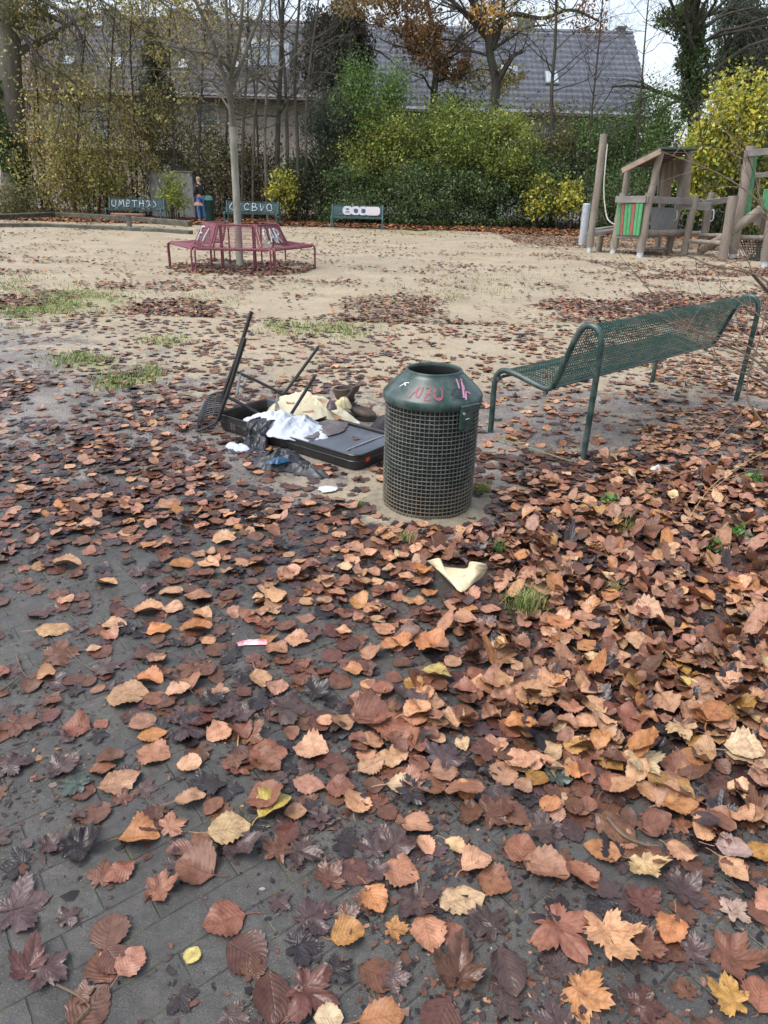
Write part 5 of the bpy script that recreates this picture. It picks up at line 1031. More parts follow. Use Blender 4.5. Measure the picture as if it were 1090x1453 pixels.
b = MB(); a = D(38, 182, 43.0); c = D(240, 184, 43.0); b.box(((a.x + c.x) / 2, 43.6, 1.4), (c.x - a.x, 1.9, 2.9)); wl_ = b.build('garage', WBG, None, False); tag(wl_, 'low flat-roofed beige annex in front of the left-hand house', 'annex'); b = MB(); b.box(((a.x + c.x) / 2, 43.5, 2.93), (c.x - a.x + .4, 2.3, .16)); b.build('flat_roof', mat('dark_gutter', (.08, .06, .05)), wl_, False)
# dormer between the bare stems
b = MB(); q = D(377, 78, 46.2); b.box((q.x, 47.0, q.z), (2.6, 1.8, 1.5)); o = b.build('dormer', mat('white_dormer', (.5, .55, .6), (.6, .64, .68), 3, .7), None, False); o.parent = hl; o.matrix_parent_inverse = Matrix.Identity(4); o.location = Vector(o.location) - Vector(hl.location)
b = MB(); b.box((q.x, 45.95, q.z - .05), (1.7, .1, .95)); g = b.build('window', mat('window_glass', (.25, .3, .36)), o, False)
b = MB(); q = D(241, 248, 35.4); b.box((q.x, 35.8, .95), (2.0, .7, 1.9), bev=.03); o = b.build('utility_cabinet', mat('grey_cabinet', (.25, .25, .25), (.34, .34, .33), 3, .7, dirt=(.12, .13, .11), dsc=2), None, False); tag(o, 'plain grey utility cabinet half hidden in the shrubs left of the person', 'cabinet')
b = MB(); b.box((q.x, 35.8, 1.93), (2.1, .8, .06)); b.build('cap', WGREY, o, False)
# ------------------------------------------------------------------ plants
FOL = leaf_mat('foliage', False, .42)
PAL = {'yg': [(.20, .22, .04), (.12, .165, .035), (.28, .26, .055), (.14, .19, .05), (.08, .11, .03)], 'dg': [(.03, .055, .022), (.06, .095, .034), (.10, .14, .045)], 'mg': [(.05, .10, .03), (.075, .13, .035), (.11, .16, .045)], 'yl': [(.42, .36, .045), (.28, .28, .05), (.48, .40, .06), (.15, .18, .04), (.08, .10, .03)],
       'br': [(.20, .085, .035), (.14, .06, .03), (.28, .14, .05), (.09, .045, .03)], 'st': [(.32, .29, .11), (.22, .23, .08), (.14, .14, .06), (.40, .31, .11), (.2, .14, .07)], 'ol': [(.10, .105, .04), (.07, .085, .035), (.16, .15, .06), (.14, .10, .045)], 'bk': [(.02, .02, .017), (.035, .032, .026), (.028, .034, .024)], 'gg': [(.05, .07, .05), (.075, .10, .065), (.10, .12, .08)]}
def leafquads(P, size, pal, seed, droop=.2, asp=.62):
    r = np.random.default_rng(seed); n = len(P); a = r.normal(0, 1, (n, 3)); a[:, 2] -= droop * 2; a /= np.linalg.norm(a, axis=1)[:, None]
    b_ = r.normal(0, 1, (n, 3)); b_ -= a * (a * b_).sum(1)[:, None]; b_ /= np.linalg.norm(b_, axis=1)[:, None]; c = np.cross(a, b_)
    s = size * r.uniform(.45, 1.6, n)[:, None]; V = np.stack([P - a * s * .5, P + b_ * s * asp * .5 + c * s * .08, P + a * s * .55, P - b_ * s * asp * .5 + c * s * .08], 1).reshape(-1, 3)
    pl_ = np.array(PAL[pal] if isinstance(pal, str) else pal); cl_ = np.clip(pl_[r.integers(0, len(pl_), n)] * 1.5 * r.uniform(.6, 1.4, (n, 1)), 0, .7); return V, np.arange(4 * n).reshape(-1, 4), np.repeat(cl_, 4, 0)
def cloud(c, rad, n, seed, clusters=40, csig=.22, hollow=.35, flatb=True):
    r = np.random.default_rng(seed); d = r.normal(0, 1, (clusters, 3)); d /= np.linalg.norm(d, axis=1)[:, None]; q = d * (hollow + (1 - hollow) * r.random(clusters) ** .5)[:, None]
    sz = r.uniform(.5, 1.5, clusters); k = r.choice(clusters, n, p=sz / sz.sum()); P = q[k] + r.normal(0, 1, (n, 3)) * (csig * sz[k][:, None] * .8)
    return P * np.array(rad) + np.array(c)
def limb(mb, p, d, L, r, depth, tips, rs, spread=.6, droop=0.0, wig=.18, nb=3, sides=6, shrink=.62):
    P = [p.copy()]; n = 5; dd = d.normalized(); R = []
    for i in range(n):
        dd = (dd + Vector((rs.gauss(0, wig), rs.gauss(0, wig), rs.gauss(0, wig) - droop))).normalized(); P.append(P[-1] + dd * L / n)
    mb.tube(P, [r * (1 - .62 * i / n) for i in range(n + 1)], max(3, sides), cap=False)
    if depth <= 0: tips += [P[-1], P[-2], P[-3]]; return
    for j in range(nb):
        t = rs.uniform(.3, 1.0); i = min(n - 1, int(t * n)); q = P[i].lerp(P[i + 1], t * n - i); ax_ = Vector((rs.gauss(0, 1), rs.gauss(0, 1), rs.gauss(0, .6))).normalized()
        nd_ = (dd + ax_ * spread * rs.uniform(.7, 1.5)).normalized(); limb(mb, q, nd_, L * shrink * rs.uniform(.75, 1.2), r * (1 - .6 * t) * .55, depth - 1, tips, rs, spread, droop, wig, nb, max(3, sides - 1), shrink)
BARK = mat('dark_bark', (.035, .030, .024), (.07, .06, .048), 6, .9, bsc=40, bst=.6, dirt=(.05, .065, .035), dsc=2, dlo=.5, dhi=.7, stretch=(1, 1, .3)); PBARK = mat('pale_bark', (.19, .185, .16), (.29, .28, .245), 7, .85, bsc=50, bst=.5, dirt=(.15, .16, .10), dsc=5, dlo=.45, dhi=.65, stretch=(1, 1, .35)); GBARK = mat('grey_green_bark', (.085, .08, .062), (.14, .13, .10), 6, .9, bst=.5, stretch=(1, 1, .3))
sd_ = [1000]
def bush(name, label, px, py, hw, hh, Y, n, pal, size=.10, group=None, cl_=40, cs=.2, hollow=.3, ry=None, stems=7, droop=.15, asp=.62):
    sd_[0] += 1; s = sd_[0]; rs = random.Random(s); c = D(px, py, Y); k = proj(c.x, c.y, c.z)[2] / CF; rx, rz = hw * k, hh * k; base = Vector((c.x, Y, 0))
    e = empty(name, base, label, 'shrub' if 'tree' not in name else 'tree', group)
    n = int(n * (2.1 if px > 400 else 1.35)); P = cloud((0, 0, c.z), (rx, ry or min(rx, 1.7), rz), n, s, 70, cs * 1.05, .12); P[:, 2] = np.maximum(P[:, 2], .05 + np.random.default_rng(s).random(len(P)) * .2)
    V, F, T = leafquads(P, size, pal, s, droop, asp); mesh_np('crown', V, F, FOL, e, False, T, .35)
    mb = MB(); tips = []
    for i in range(stems):
        a = rs.uniform(-1, 1); p0 = Vector((a * rx * .5, rs.uniform(-.3, .3), -.05)); tgt = Vector((a * rx * .8, rs.uniform(-.5, .5), c.z + rz * rs.uniform(.0, .95)))
        d = tgt - p0; limb(mb, p0, d, d.length, rs.uniform(.018, .04), 1, tips, rs, .5, 0, .08, 4, 4)
    mb.build('stems', BARK, e); return e
GH = 'shrubs along the back of the playground'
for a in [
 ('straw-coloured leafy shrub at the far left behind the timber edging', 70, 240, 48, 62, 33.8, 4200, 'st', .10),
 ('low olive shrub at the foot of the ivy-clad trunk', 25, 285, 45, 25, 33.2, 2400, 'ol', .09),
 ('yellow-green shrub behind the leftmost tagged bench', 125, 238, 50, 60, 34.6, 4200, [(.30, .28, .07), (.2, .22, .06), (.36, .28, .08), (.12, .13, .05)], .10),
 ('golden-brown thin shrub between cabinet and leftmost bench', 183, 222, 42, 68, 35.2, 3600, 'st', .10),
 ('loose pale-leaved shrub before the beige annex', 85, 150, 52, 52, 36.6, 500, 'st', .11),
 ('russet sparse shrub below the grey-brown roof', 40, 110, 40, 55, 37.5, 500, 'br', .11),
 ('thin yellowish shrub reaching the roof left of the conifer', 155, 130, 42, 58, 37.0, 800, 'st', .11),
 ('bright yellow-green low shrub just left of the person', 248, 275, 26, 26, 33.9, 1300, [(.28, .29, .05), (.20, .24, .05), (.13, .17, .05)], .09),
 ('olive shrub rising behind the grey cabinet', 240, 195, 45, 62, 37.0, 3200, 'ol', .10),
 ('dark olive shrub behind the person', 300, 235, 38, 62, 36.4, 3600, 'ol', .10),
 ('brownish dense thicket behind the pale tree trunk', 350, 250, 38, 52, 36.6, 3600, [(.07, .065, .035), (.11, .085, .045), (.05, .05, .03), (.2, .13, .05)], .10),
 ('yellow-leaved small shrub right of the middle bench', 402, 268, 22, 26, 34.4, 800, 'yl', .12),
 ('dark green shrub between middle and right benches', 440, 265, 42, 50, 35.8, 4600, [(.03, .05, .025), (.05, .065, .03), (.09, .09, .04)], .10),
 ('bright green tall shrub in the middle, pointed top', 530, 145, 52, 62, 36.6, 4200, [(.085, .15, .035), (.13, .20, .05), (.055, .10, .03)], .10),
 ('olive green shrub left of the bright green tall one', 475, 185, 42, 50, 37.2, 3400, 'gg', .10),
 ('yellow-green broad shrub above the right bench', 545, 215, 62, 52, 35.9, 6500, 'yg', .10),
 ('yellow-green broad shrub right of centre', 640, 205, 65, 58, 35.7, 7000, [(.155, .20, .04), (.10, .15, .03), (.21, .23, .05), (.07, .10, .03)], .10),
 ('yellowish broad shrub before the white house', 715, 220, 48, 50, 35.6, 4800, 'yg', .10),
 ('dark evergreen hedge part behind the right bench', 500, 282, 55, 40, 35.2, 5000, 'dg', .09),
 ('dark evergreen hedge part right of the right bench', 590, 282, 58, 42, 35.0, 6000, 'dg', .09),
 ('dark evergreen hedge part below the yellow-green shrub', 675, 282, 58, 42, 35.0, 6000, 'dg', .09),
 ('dark evergreen hedge part behind the yellow accents', 760, 275, 50, 48, 35.4, 5000, 'dg', .09),
 ('yellow-leaved shrub left of the tall play post', 765, 280, 24, 28, 34.3, 750, 'yl', .13),
 ('second yellow-leaved shrub touching the tall play post', 806, 282, 24, 28, 34.0, 800, 'yl', .13),
 ('olive thin shrub before the white house', 780, 205, 50, 55, 37.0, 3200, 'ol', .10),
 ('green shrub under the eaves corner', 850, 215, 48, 52, 36.8, 3800, [(.08, .14, .04), (.13, .18, .06), (.05, .09, .03)], .10),
 ('dark shrub behind the striped slats', 870, 285, 50, 45, 34.6, 4600, 'dg', .09),
 ('green tall shrub behind the hut roof', 925, 190, 42, 60, 36.0, 4400, 'mg', .10),
 ('dark shrub behind the hut', 945, 280, 50, 50, 34.4, 4600, [(.03, .055, .025), (.05, .08, .03)], .09),
 ('yellow-green maple shrub right of the hut roof', 1005, 235, 42, 55, 32.5, 4200, [(.34, .36, .05), (.22, .27, .05), (.45, .40, .06), (.12, .16, .04)], .13),
 ('bright yellow maple shrub at the right edge', 1050, 165, 52, 52, 31.5, 2600, 'yl', .14),
 ('yellow shrub lowest at the right edge behind the posts', 1075, 260, 35, 60, 32.0, 3400, [(.30, .30, .05), (.16, .2, .05), (.08, .11, .04)], .13),
 ('dark shrub behind the climbing log', 1040, 310, 55, 35, 34.0, 3600, 'dg', .09),
 ('dim brown thicket farthest back behind the middle bench', 385, 255, 60, 52, 38.6, 2600, [(.05, .045, .03), (.08, .06, .035), (.035, .035, .022)], .12),
 ('dim olive thicket farthest back behind the cabinet', 260, 265, 60, 38, 38.8, 3200, [(.06, .06, .03), (.09, .08, .04), (.04, .045, .025)], .12),
 ('dim thicket farthest back behind the leftmost bench', 150, 275, 70, 30, 38.6, 2200, [(.09, .08, .04), (.13, .10, .05), (.05, .055, .03)], .12),
 ('dark thicket farthest back behind the bright green shrub', 520, 220, 60, 70, 38.4, 4200, [(.04, .07, .025), (.06, .09, .03)], .12),
 ('dark thicket farthest back behind the yellow-green shrub', 640, 220, 70, 70, 38.4, 4600, [(.04, .07, .025), (.06, .09, .03)], .12),
 ('dark thicket farthest back below the white wall', 770, 255, 70, 45, 38.4, 4200, [(.04, .06, .025), (.055, .08, .03)], .12),
 ('dark thicket farthest back behind the play structure', 900, 240, 70, 60, 38.4, 4200, [(.04, .06, .025), (.055, .08, .03)], .12),
 ('dark thicket farthest back at the right edge', 1040, 240, 70, 75, 37.4, 4600, [(.035, .055, .025), (.05, .07, .03)], .12)]:
    bush('shrub', a[0], *a[1:8], size=a[8], group=GH)
# conifers and large leafy trees
def leafy_tree(name, label, base_px, Y, path, r0, blobs, bark=BARK, nlimb=8, ldepth=2, spread=.7, droop=0, seed=1, llen=2.2, upto=1.0, group=None, start=.35, sides=8, crown_size=.12):
    rs = random.Random(seed); base = D(base_px, 300, Y); base.z = 0; e = empty(name, base, label, 'tree', group)
    P = [Vector((base.x, Y, -.1))] + [D(*q) for q in path]; P = bez(P, 6); n = len(P); mb = MB(); tips = []
    mb.tube([p - base for p in P], [r0 * (1 - .6 * i / n) * (1.25 if i == 0 else 1) for i in range(n)], sides)
    for j in range(nlimb):
        t = rs.uniform(start, upto); i = min(n - 2, int(t * (n - 1))); q = P[i] - base; a = rs.uniform(0, 6.28)
        d = Vector((math.cos(a), math.sin(a) * .7, rs.uniform(.1, .9))); limb(mb, q, d, llen * rs.uniform(.6, 1.3), r0 * (1 - .6 * t) * .42, ldepth, tips, rs, spread, droop, .16, 4, 5)
    mb.build('trunk', bark, e)
    VV, FF, TT = [], [], []; off = 0
    for k, (px, py, hw, hh, Yb, cnt, pal, size, dr) in enumerate(blobs):
        c = D(px, py, Yb); kx = proj(c.x, c.y, c.z)[2] / CF; Pn = cloud(c - base, (hw * kx, min(hw * kx, 1.4), hh * kx), int(cnt * 1.7), seed * 31 + k, 34, .2, .25)
        if dr: Pn[:, 2] -= np.abs(np.random.default_rng(k).normal(0, 1, len(Pn))) * dr
        V, F, T = leafquads(Pn, size, pal, seed * 7 + k, .3 + dr, .5); VV.append(V); FF.append(F + off); TT.append(T); off += len(V)
    if tips and crown_size < 0:
        tp = np.array([tuple(t) for t in tips]); rr = np.random.default_rng(seed); Pn = np.repeat(tp, 1, 0) + rr.normal(0, .12, (len(tp) * 1, 3)); V, F, T = leafquads(Pn, -crown_size, 'st', seed, .3); VV.append(V); FF.append(F + off); TT.append(T)
    if VV: mesh_np('crown', np.vstack(VV), np.vstack(FF), FOL, e, False, np.vstack(TT), .3)
    return e
leafy_tree('ivy_clad_tree', 'thick old trunk clad in dark ivy at the left edge', 22, 34.3, [(20, 200, 34.3), (14, 100, 34.3), (16, 0, 34.3), (20, -90, 34.3)], .62, [(8, 190, 16, 75, 33.8, 2600, 'dg', .12, 0), (30, 240, 14, 40, 33.7, 1500, 'dg', .12, 0), (25, 10, 45, 25, 34, 1500, 'ol', .11, .2)], GBARK, 12, 3, .8, .10, 5, 3.8, 1.0, start=.55, sides=14)
leafy_tree('conifer', 'dark bluish conifer before the grey-brown roof', 216, 39, [(216, 150, 39), (214, 50, 39)], .14, [(216, 55, 11, 26, 39, 1500, 'gg', .12, .1), (217, 90, 20, 28, 39, 2600, 'gg', .12, .1), (218, 125, 27, 30, 39, 3200, [(.035, .055, .04), (.06, .08, .055)], .12, .15)], BARK, 4, 1, .4, 0, 6, .8)
leafy_tree('weeping_conifer', 'blackish weeping conifer left of the bright green shrub', 500, 40, [(500, 150, 40), (503, 40, 40), (505, -60, 40)], .22, [(498, 25, 28, 32, 40, 3000, 'bk', .14, .5), (505, 70, 26, 32, 40, 3000, 'bk', .14, .6), (478, 100, 26, 24, 40, 2600, 'bk', .13, .6), (455, 30, 32, 26, 41, 2000, 'bk', .13, .6), (440, 85, 26, 24, 41, 1500, 'bk', .13, .5)], BARK, 10, 2, .6, .15, 7, 2.0)
OB = [(.13, .07, .035), (.17, .09, .04), (.10, .07, .04), (.2, .13, .05)]
leafy_tree('oak_tree', 'brown leafy oak crown above the green shrubs', 610, 38.6, [(615, 150, 38.6), (620, 70, 38.6), (600, -20, 38.6)], .2, [(572, 28, 50, 34, 38.4, 1700, OB, .13, 0), (612, 65, 44, 34, 38.4, 2100, OB, .13, 0), (650, 92, 30, 24, 38.6, 900, OB, .13, 0), (545, 2, 70, 22, 38.4, 1500, [(.24, .17, .06), (.17, .10, .04), (.12, .10, .05)], .13, 0), (700, 110, 40, 22, 38.5, 900, 'st', .12, 0)], BARK, 12, 3, .8, 0, 8, 2.4)
leafy_tree('oak_tree', 'forked bare oak with few orange leaves before the blue-grey roof', 700, 37.4, [(700, 170, 37.4), (704, 120, 37.4), (696, 80, 37.4), (690, 40, 37.4), (672, 5, 37.4), (650, -30, 37.4)], .25, [(735, 25, 60, 26, 37.4, 420, 'st', .13, 0), (690, 30, 40, 24, 37.4, 420, [(.5, .28, .05), (.3, .13, .05)], .13, 0), (840, 20, 34, 30, 37.4, 380, 'br', .12, 0)], BARK, 26, 3, .75, .02, 19, 3.6, 1.0, start=.5)
rs = random.Random(3)
# second stem and the long horizontal boughs of the forked oak
ok = [o for o in COL.objects if o.name == 'oak_tree.001'][0]; mb = MB(); tips = []
for path, r_ in (([(702, 125, 37.4), (718, 95, 37.3), (730, 78, 37.2), (742, 74, 37.2)], .16), ([(696, 80, 37.4), (700, 40, 37.3), (728, 20, 37.2), (770, 26, 37.1), (810, 14, 37), (850, 30, 37)], .13), ([(698, 70, 37.4), (712, 30, 37.5), (715, -20, 37.5)], .16), ([(692, 55, 37.4), (660, 20, 37.2), (640, 0, 37), (600, -20, 37)], .12)):
    P = bez([D(*q) - ok.location for q in path], 5); mb.tube(P, [r_ * (1 - .7 * i / len(P)) for i in range(len(P))], 6)
    for j in range(14):
        i = rs.randrange(2, len(P)); a = rs.uniform(0, 6.28); limb(mb, P[i], Vector((math.cos(a), math.sin(a) * .6, rs.uniform(-.5, .8))), rs.uniform(.6, 1.6), .035, 2, tips, rs, .8, .03, .2, 3, 4)
mb.build('boughs', BARK, ok)
leafy_tree('slender_tree', 'slender bare tree with upswept branches before the blue-grey roof', 784, 36.2, [(784, 210, 36.2), (783, 130, 36.2), (788, 60, 36.2), (790, -20, 36.2), (791, -90, 36.2)], .10, [], BARK, 18, 3, .55, -.04, 10, 2.3, 1.0, start=.4)
leafy_tree('ivy_clad_tree', 'tall ivy-covered evergreen trunk at the upper right', 985, 36.5, [(985, 200, 36.5), (984, 100, 36.5), (986, 0, 36.5), (988, -90, 36.5)], .35, [(984, 20, 20, 40, 36.3, 2600, 'dg', .12, 0), (983, 80, 20, 40, 36.3, 2800, 'dg', .12, 0), (985, 135, 17, 32, 36.3, 2000, 'dg', .12, 0), (955, 30, 24, 16, 36.3, 900, 'dg', .12, 0)], BARK, 24, 3, .7, .03, 11, 4.0, 1.0, start=.35)
leafy_tree('evergreen_tree', 'greyish green hanging evergreen in the top right corner', 1055, 39, [(1055, 150, 39), (1055, 50, 39), (1055, -50, 39)], .25, [(1040, 20, 38, 38, 39, 3600, 'gg', .12, .5), (1075, 70, 34, 40, 39, 3600, 'gg', .12, .5), (1035, 95, 32, 30, 39, 2600, 'dg', .12, .4), (1085, 10, 30, 40, 39, 2400, 'gg', .12, .4), (1080, 115, 28, 25, 39, 1800, 'dg', .12, .3)], BARK, 8, 2, .6, .1, 12, 2.4)
# thin bare stems
GT = 'thin bare stems behind the middle bench'
for i, (bx, path, r_, lab) in enumerate([(343, [(345, 200), (350, 100), (352, 0)], .07, 'leftmost thin stem behind the pale tree'), (358, [(360, 200), (366, 100), (372, 0)], .06, 'thin stem just right of the pale tree trunk'), (368, [(366, 200), (360, 110), (352, 20)], .05, 'thin stem leaning left behind the middle bench'),
        (380, [(376, 200), (380, 100), (384, 0)], .07, 'straight thin stem above the middle bench letters'), (392, [(394, 200), (398, 100), (402, -10)], .13, 'thickest dark stem right of the middle bench'), (407, [(408, 230), (405, 120), (396, 0)], .10, 'tall grey stem beside the yellow shrub'), (424, [(422, 200), (418, 100), (425, 0)], .09, 'tall grey stem right of the yellow shrub'),
        (436, [(434, 180), (440, 90), (452, 0)], .06, 'thin stem leaning right toward the weeping conifer'), (318, [(322, 180), (330, 80), (326, 0)], .06, 'thin stem left of the pale trunk behind the person')]):
    leafy_tree('bare_tree', lab, bx, 34.8 + (i % 3) * .8, [(p[0], p[1], 34.8 + (i % 3) * .8) for p in path] + [(path[-1][0], -90, 35)], r_, [], GBARK if i % 2 else BARK, 18, 3, .5, -.02, 40 + i, 2.2, 1.0, GT, start=.3)
for i, (bx, tx, lab) in enumerate([(60, 50, 'dark sapling left of the beige annex window'), (105, 120, 'forked sapling before the beige annex'), (150, 160, 'sapling behind the leftmost tagged bench'), (195, 185, 'sapling just left of the conifer'), (250, 240, 'sapling behind the grey cabinet'), (280, 290, 'sapling behind the person'), (830, 850, 'sapling before the white house corner'), (900, 915, 'sapling left of the ivy-covered evergreen trunk')]):
    leafy_tree('sapling', lab, bx, 35.5, [(bx * .6 + tx * .4, 180, 35.5), (tx, 60, 35.5), (tx + 6, -10, 35.5)],   .055, [], BARK, 22, 3, .6, -.01, 70 + i, 2.2, .9, 'saplings in the shrub belt', start=.25, crown_size=-.11 if i < 5 else .1)
# pale tree inside the red bench
tb_ = G(341, 378); pt_ = empty('pale_tree', tb_, 'bare tree with pale lichen-spotted trunk growing inside the red bench', 'tree')
mb = MB(); Pp = bez([tb_ + Vector((0, 0, -.1)), D(338, 330, 15.6), D(334, 250, 15.6), D(330, 180, 15.6)], 8); mb.tube([p - tb_ for p in Pp], [.092, .084, .08] + [.076 * (1 - .12 * i / len(Pp)) for i in range(len(Pp) - 3)], 14); mb.build('trunk', PBARK, pt_)
mb = MB(); tips = []; rs = random.Random(12)
for path, r_, nn in (([(330, 181, 15.6), (327, 140, 15.6), (325, 90, 15.6), (322, 30, 15.6), (318, -60, 15.6)], .06, 12), ([(328, 150, 15.6), (312, 90, 15.4), (290, 30, 15.2), (262, -30, 15)], .05, 12), ([(327, 130, 15.6), (350, 70, 15.8), (372, 10, 16), (392, -50, 16)], .05, 10), ([(326, 100, 15.6), (305, 78, 15.1), (270, 72, 14.8), (236, 64, 14.5)], .03, 12), ([(326, 115, 15.6), (338, 60, 15.2), (345, 0, 15), (350, -60, 15)], .045, 8), ([(329, 160, 15.6), (300, 120, 15.9), (262, 98, 16.1)], .02, 8), ([(328, 140, 15.6), (360, 112, 15.5), (395, 100, 15.3)], .022, 9)):
    P = bez([D(*q) - tb_ for q in path], 6); mb.tube(P, [r_ * (1 - .6 * i / len(P)) for i in range(len(P))], 8)
    for j in range(nn):
        i = rs.randrange(3, len(P)); a = rs.uniform(0, 6.28); limb(mb, P[i], Vector((math.cos(a), math.sin(a) * .6, rs.uniform(-.35, .8))), rs.uniform(.35, 1.0), .014, 2, tips, rs, .7, .05, .18, 3, 4)
mb.build('limbs', GBARK, pt_)
# hanging twigs top left
ht = [o for o in COL.objects if o.name == 'ivy_clad_tree'][0]; mb = MB(); tips = []
for path in ([(20, -60, 34), (70, -50, 32), (130, -10, 31), (185, 30, 30.5)], [(20, -60, 34), (110, -60, 31), (200, -20, 30), (250, 20, 29.5)], [(20, -20, 34), (60, 0, 33), (100, 25, 32), (120, 60, 32)], [(18, 40, 34), (40, 60, 33.5), (70, 110, 33), (90, 150, 33)]):
    P = bez([D(*q) - Vector(ht.location) for q in path], 6); mb.tube(P, [.10 * (1 - .85 * i / len(P)) for i in range(len(P))], 5)
    for j in range(22):
        i = rs.randrange(4, len(P)); limb(mb, P[i], Vector((rs.gauss(.2, .6), rs.gauss(0, .4), rs.uniform(-1, .2))), rs.uniform(.8, 2.0), .022, 2, tips, rs, .6, .12, .14, 3, 4)
mb.build('hanging_boughs', BARK, ht)
# ------------------------------------------------------------------ bare shrub reaching in from the right, sticks, tufts
TW = mat('brown_twig', (.075, .05, .035), (.13, .09, .06), 30, .7, bst=.2); so_ = Vector((3.05, 4.35, 0)); sh = empty('bare_shrub', so_, 'leafless thin-branched shrub reaching in front of the far end of the green bench', 'shrub')
mb = MB(); tips = []; rs = random.Random(5)
BR = [([(1128, 600, 4.35), (1100, 540, 4.4), (1062, 505, 4.5), (995, 473, 4.6), (950, 440, 4.7), (925, 415, 4.75), (905, 392, 4.8), (888, 374, 4.85)], .0085), ([(1120, 560, 4.35), (1070, 496, 4.6), (1010, 478, 4.8), (949, 456, 4.9), (898, 432, 5.1)], .006), ([(1125, 570, 4.3), (1057, 530, 4.3), (1034, 526, 4.35), (1004, 497, 4.4), (961, 460, 4.5)], .007),
      ([(1150, 440, 4.0), (1092, 402, 4.1), (1067, 388, 4.2), (1009, 376, 4.4), (968, 362, 4.6), (935, 372, 4.7)], .0075), ([(1067, 388, 4.2), (1062, 372, 4.2), (1050, 362, 4.25)], .003), ([(1150, 360, 3.9), (1090, 301, 4.0), (1065, 275, 4.1), (1023, 248, 4.2), (980, 230, 4.3), (935, 214, 4.4)], .006), ([(1140, 400, 3.9), (1085, 300, 4.0), (1073, 255, 4.1), (1058, 219, 4.1), (1033, 190, 4.2)], .004),
      ([(1150, 640, 3.8), (1090, 612, 3.9), (1040, 600, 4.0), (990, 560, 4.2)], .005), ([(1130, 500, 4.2), (1080, 450, 4.4), (1040, 420, 4.6), (1010, 380, 4.8)], .005), ([(1100, 620, 4.0), (1060, 560, 4.2), (1078, 480, 4.3), (1092, 420, 4.4)], .007), ([(1140, 500, 4.0), (1050, 480, 4.2), (960, 470, 4.4), (890, 478, 4.6)], .003), ([(1140, 540, 4.0), (1040, 515, 4.2), (960, 520, 4.4), (840, 500, 4.5)], .0026)]
for path, r_ in BR:
    P = bez([D(*q) - so_ for q in path], 6); mb.tube(P, [r_ * (1 - .75 * i / len(P)) for i in range(len(P))], 6)
    for j in range(9):
        i = rs.randrange(4, len(P)); limb(mb, P[i], (P[min(i + 2, len(P) - 1)] - P[i - 2]).normalized() + Vector((rs.gauss(0, .6), rs.gauss(0, .5), rs.gauss(0, .6))), rs.uniform(.12, .42), .0022, 1, tips, rs, .6, 0, .12, 3, 3)
for j in range(5): mb.tube(bez([Vector((.05 * j - .1, .05, -.03)), Vector((.03 * j, 0, .3)), D(*BR[(j * 2) % len(BR)][0][0]) - so_], 5), .009, 6)
mb.build('branches', TW, sh)
DRY = mat('dry_stalk', (.30, .22, .12), (.42, .33, .19), 30, .7, bst=.1)
def stick(label, pts, r_, m_=TW, name='stick'):
    P = bez([G(*q) for q in pts], 5); c0 = P[0].copy(); c0.z = 0; mb = MB(); mb.tube([p - c0 for p in P], [r_ * (1 - .5 * i / len(P)) for i in range(len(P))], 6); o = mb.build(name, m_); o.location = c0; tag(o, label, 'twig')
stick('dark wet forked stick near the right side among russet leaves', [(862, 1160, .03), (885, 1185, .025), (915, 1198, .02), (936, 1200, .03)], .006)
stick('pale straight stalk on the paving left of centre', [(336, 1075, .006), (338, 1050, .01), (343, 1010, .008)], .0025, DRY)
stick('dark thin stick by the left edge, upper', [(0, 980, .01), (18, 968, .012), (34, 955, .01)], .004); stick('long thin dark stalk on bare paving left of centre', [(95, 920, .008), (115, 940, .012), (145, 958, .008)], .002)
stick('thin dark twig in the bottom left corner region', [(80, 1397, .008), (110, 1412, .012), (128, 1428, .008)], .003); stick('short twig below the bottom left twig', [(108, 1450, .01), (128, 1428, .012)], .003); stick('curved thin stalk by the left edge', [(24, 930, .01), (30, 950, .014), (40, 962, .008)], .003)
stick('greenish cut cane lying under the near end of the bench', [(700, 620, .03), (740, 632, .04), (790, 648, .03), (812, 655, .02)], .006, mat('green_cane', (.08, .11, .06), (.14, .16, .09), 9, .5))
stick('long thin branch lying across the leaves at the right', [(1090, 668, .08), (1030, 664, .06), (970, 672, .06), (900, 706, .05), (840, 722, .03)], .005); stick('thin branch along the right edge over the leaves', [(1090, 610, .10), (1050, 622, .10), (1000, 640, .08), (960, 655, .05)], .004); stick('second thin branch at the right edge below the first', [(1090, 640, .09), (1060, 655, .09), (1010, 690, .07), (975, 740, .05)], .003, DRY)
for i, (a, b_, c_) in enumerate([((985, 605), (1010, 590), (1050, 575)), ((1000, 640), (1040, 600), (1075, 560)), ((940, 590), (980, 585), (1030, 592)), ((1010, 700), (1030, 680), (1090, 660)), ((960, 615), (1000, 612), (1060, 625))]):
    stick(('dry grass stalk among leaves behind the bench end', 'upright dry stalk at the right edge', 'dry stalk just behind the bench far leg', 'dry stalk over leaves at the right edge, lowest', 'dry stalk crossing in the leaves right of the tissue')[i], [(*a, .05), (*b_, .14), (*c_, .09)], .0018, DRY)
BLG = leaf_mat('grass_blade', False, .3)
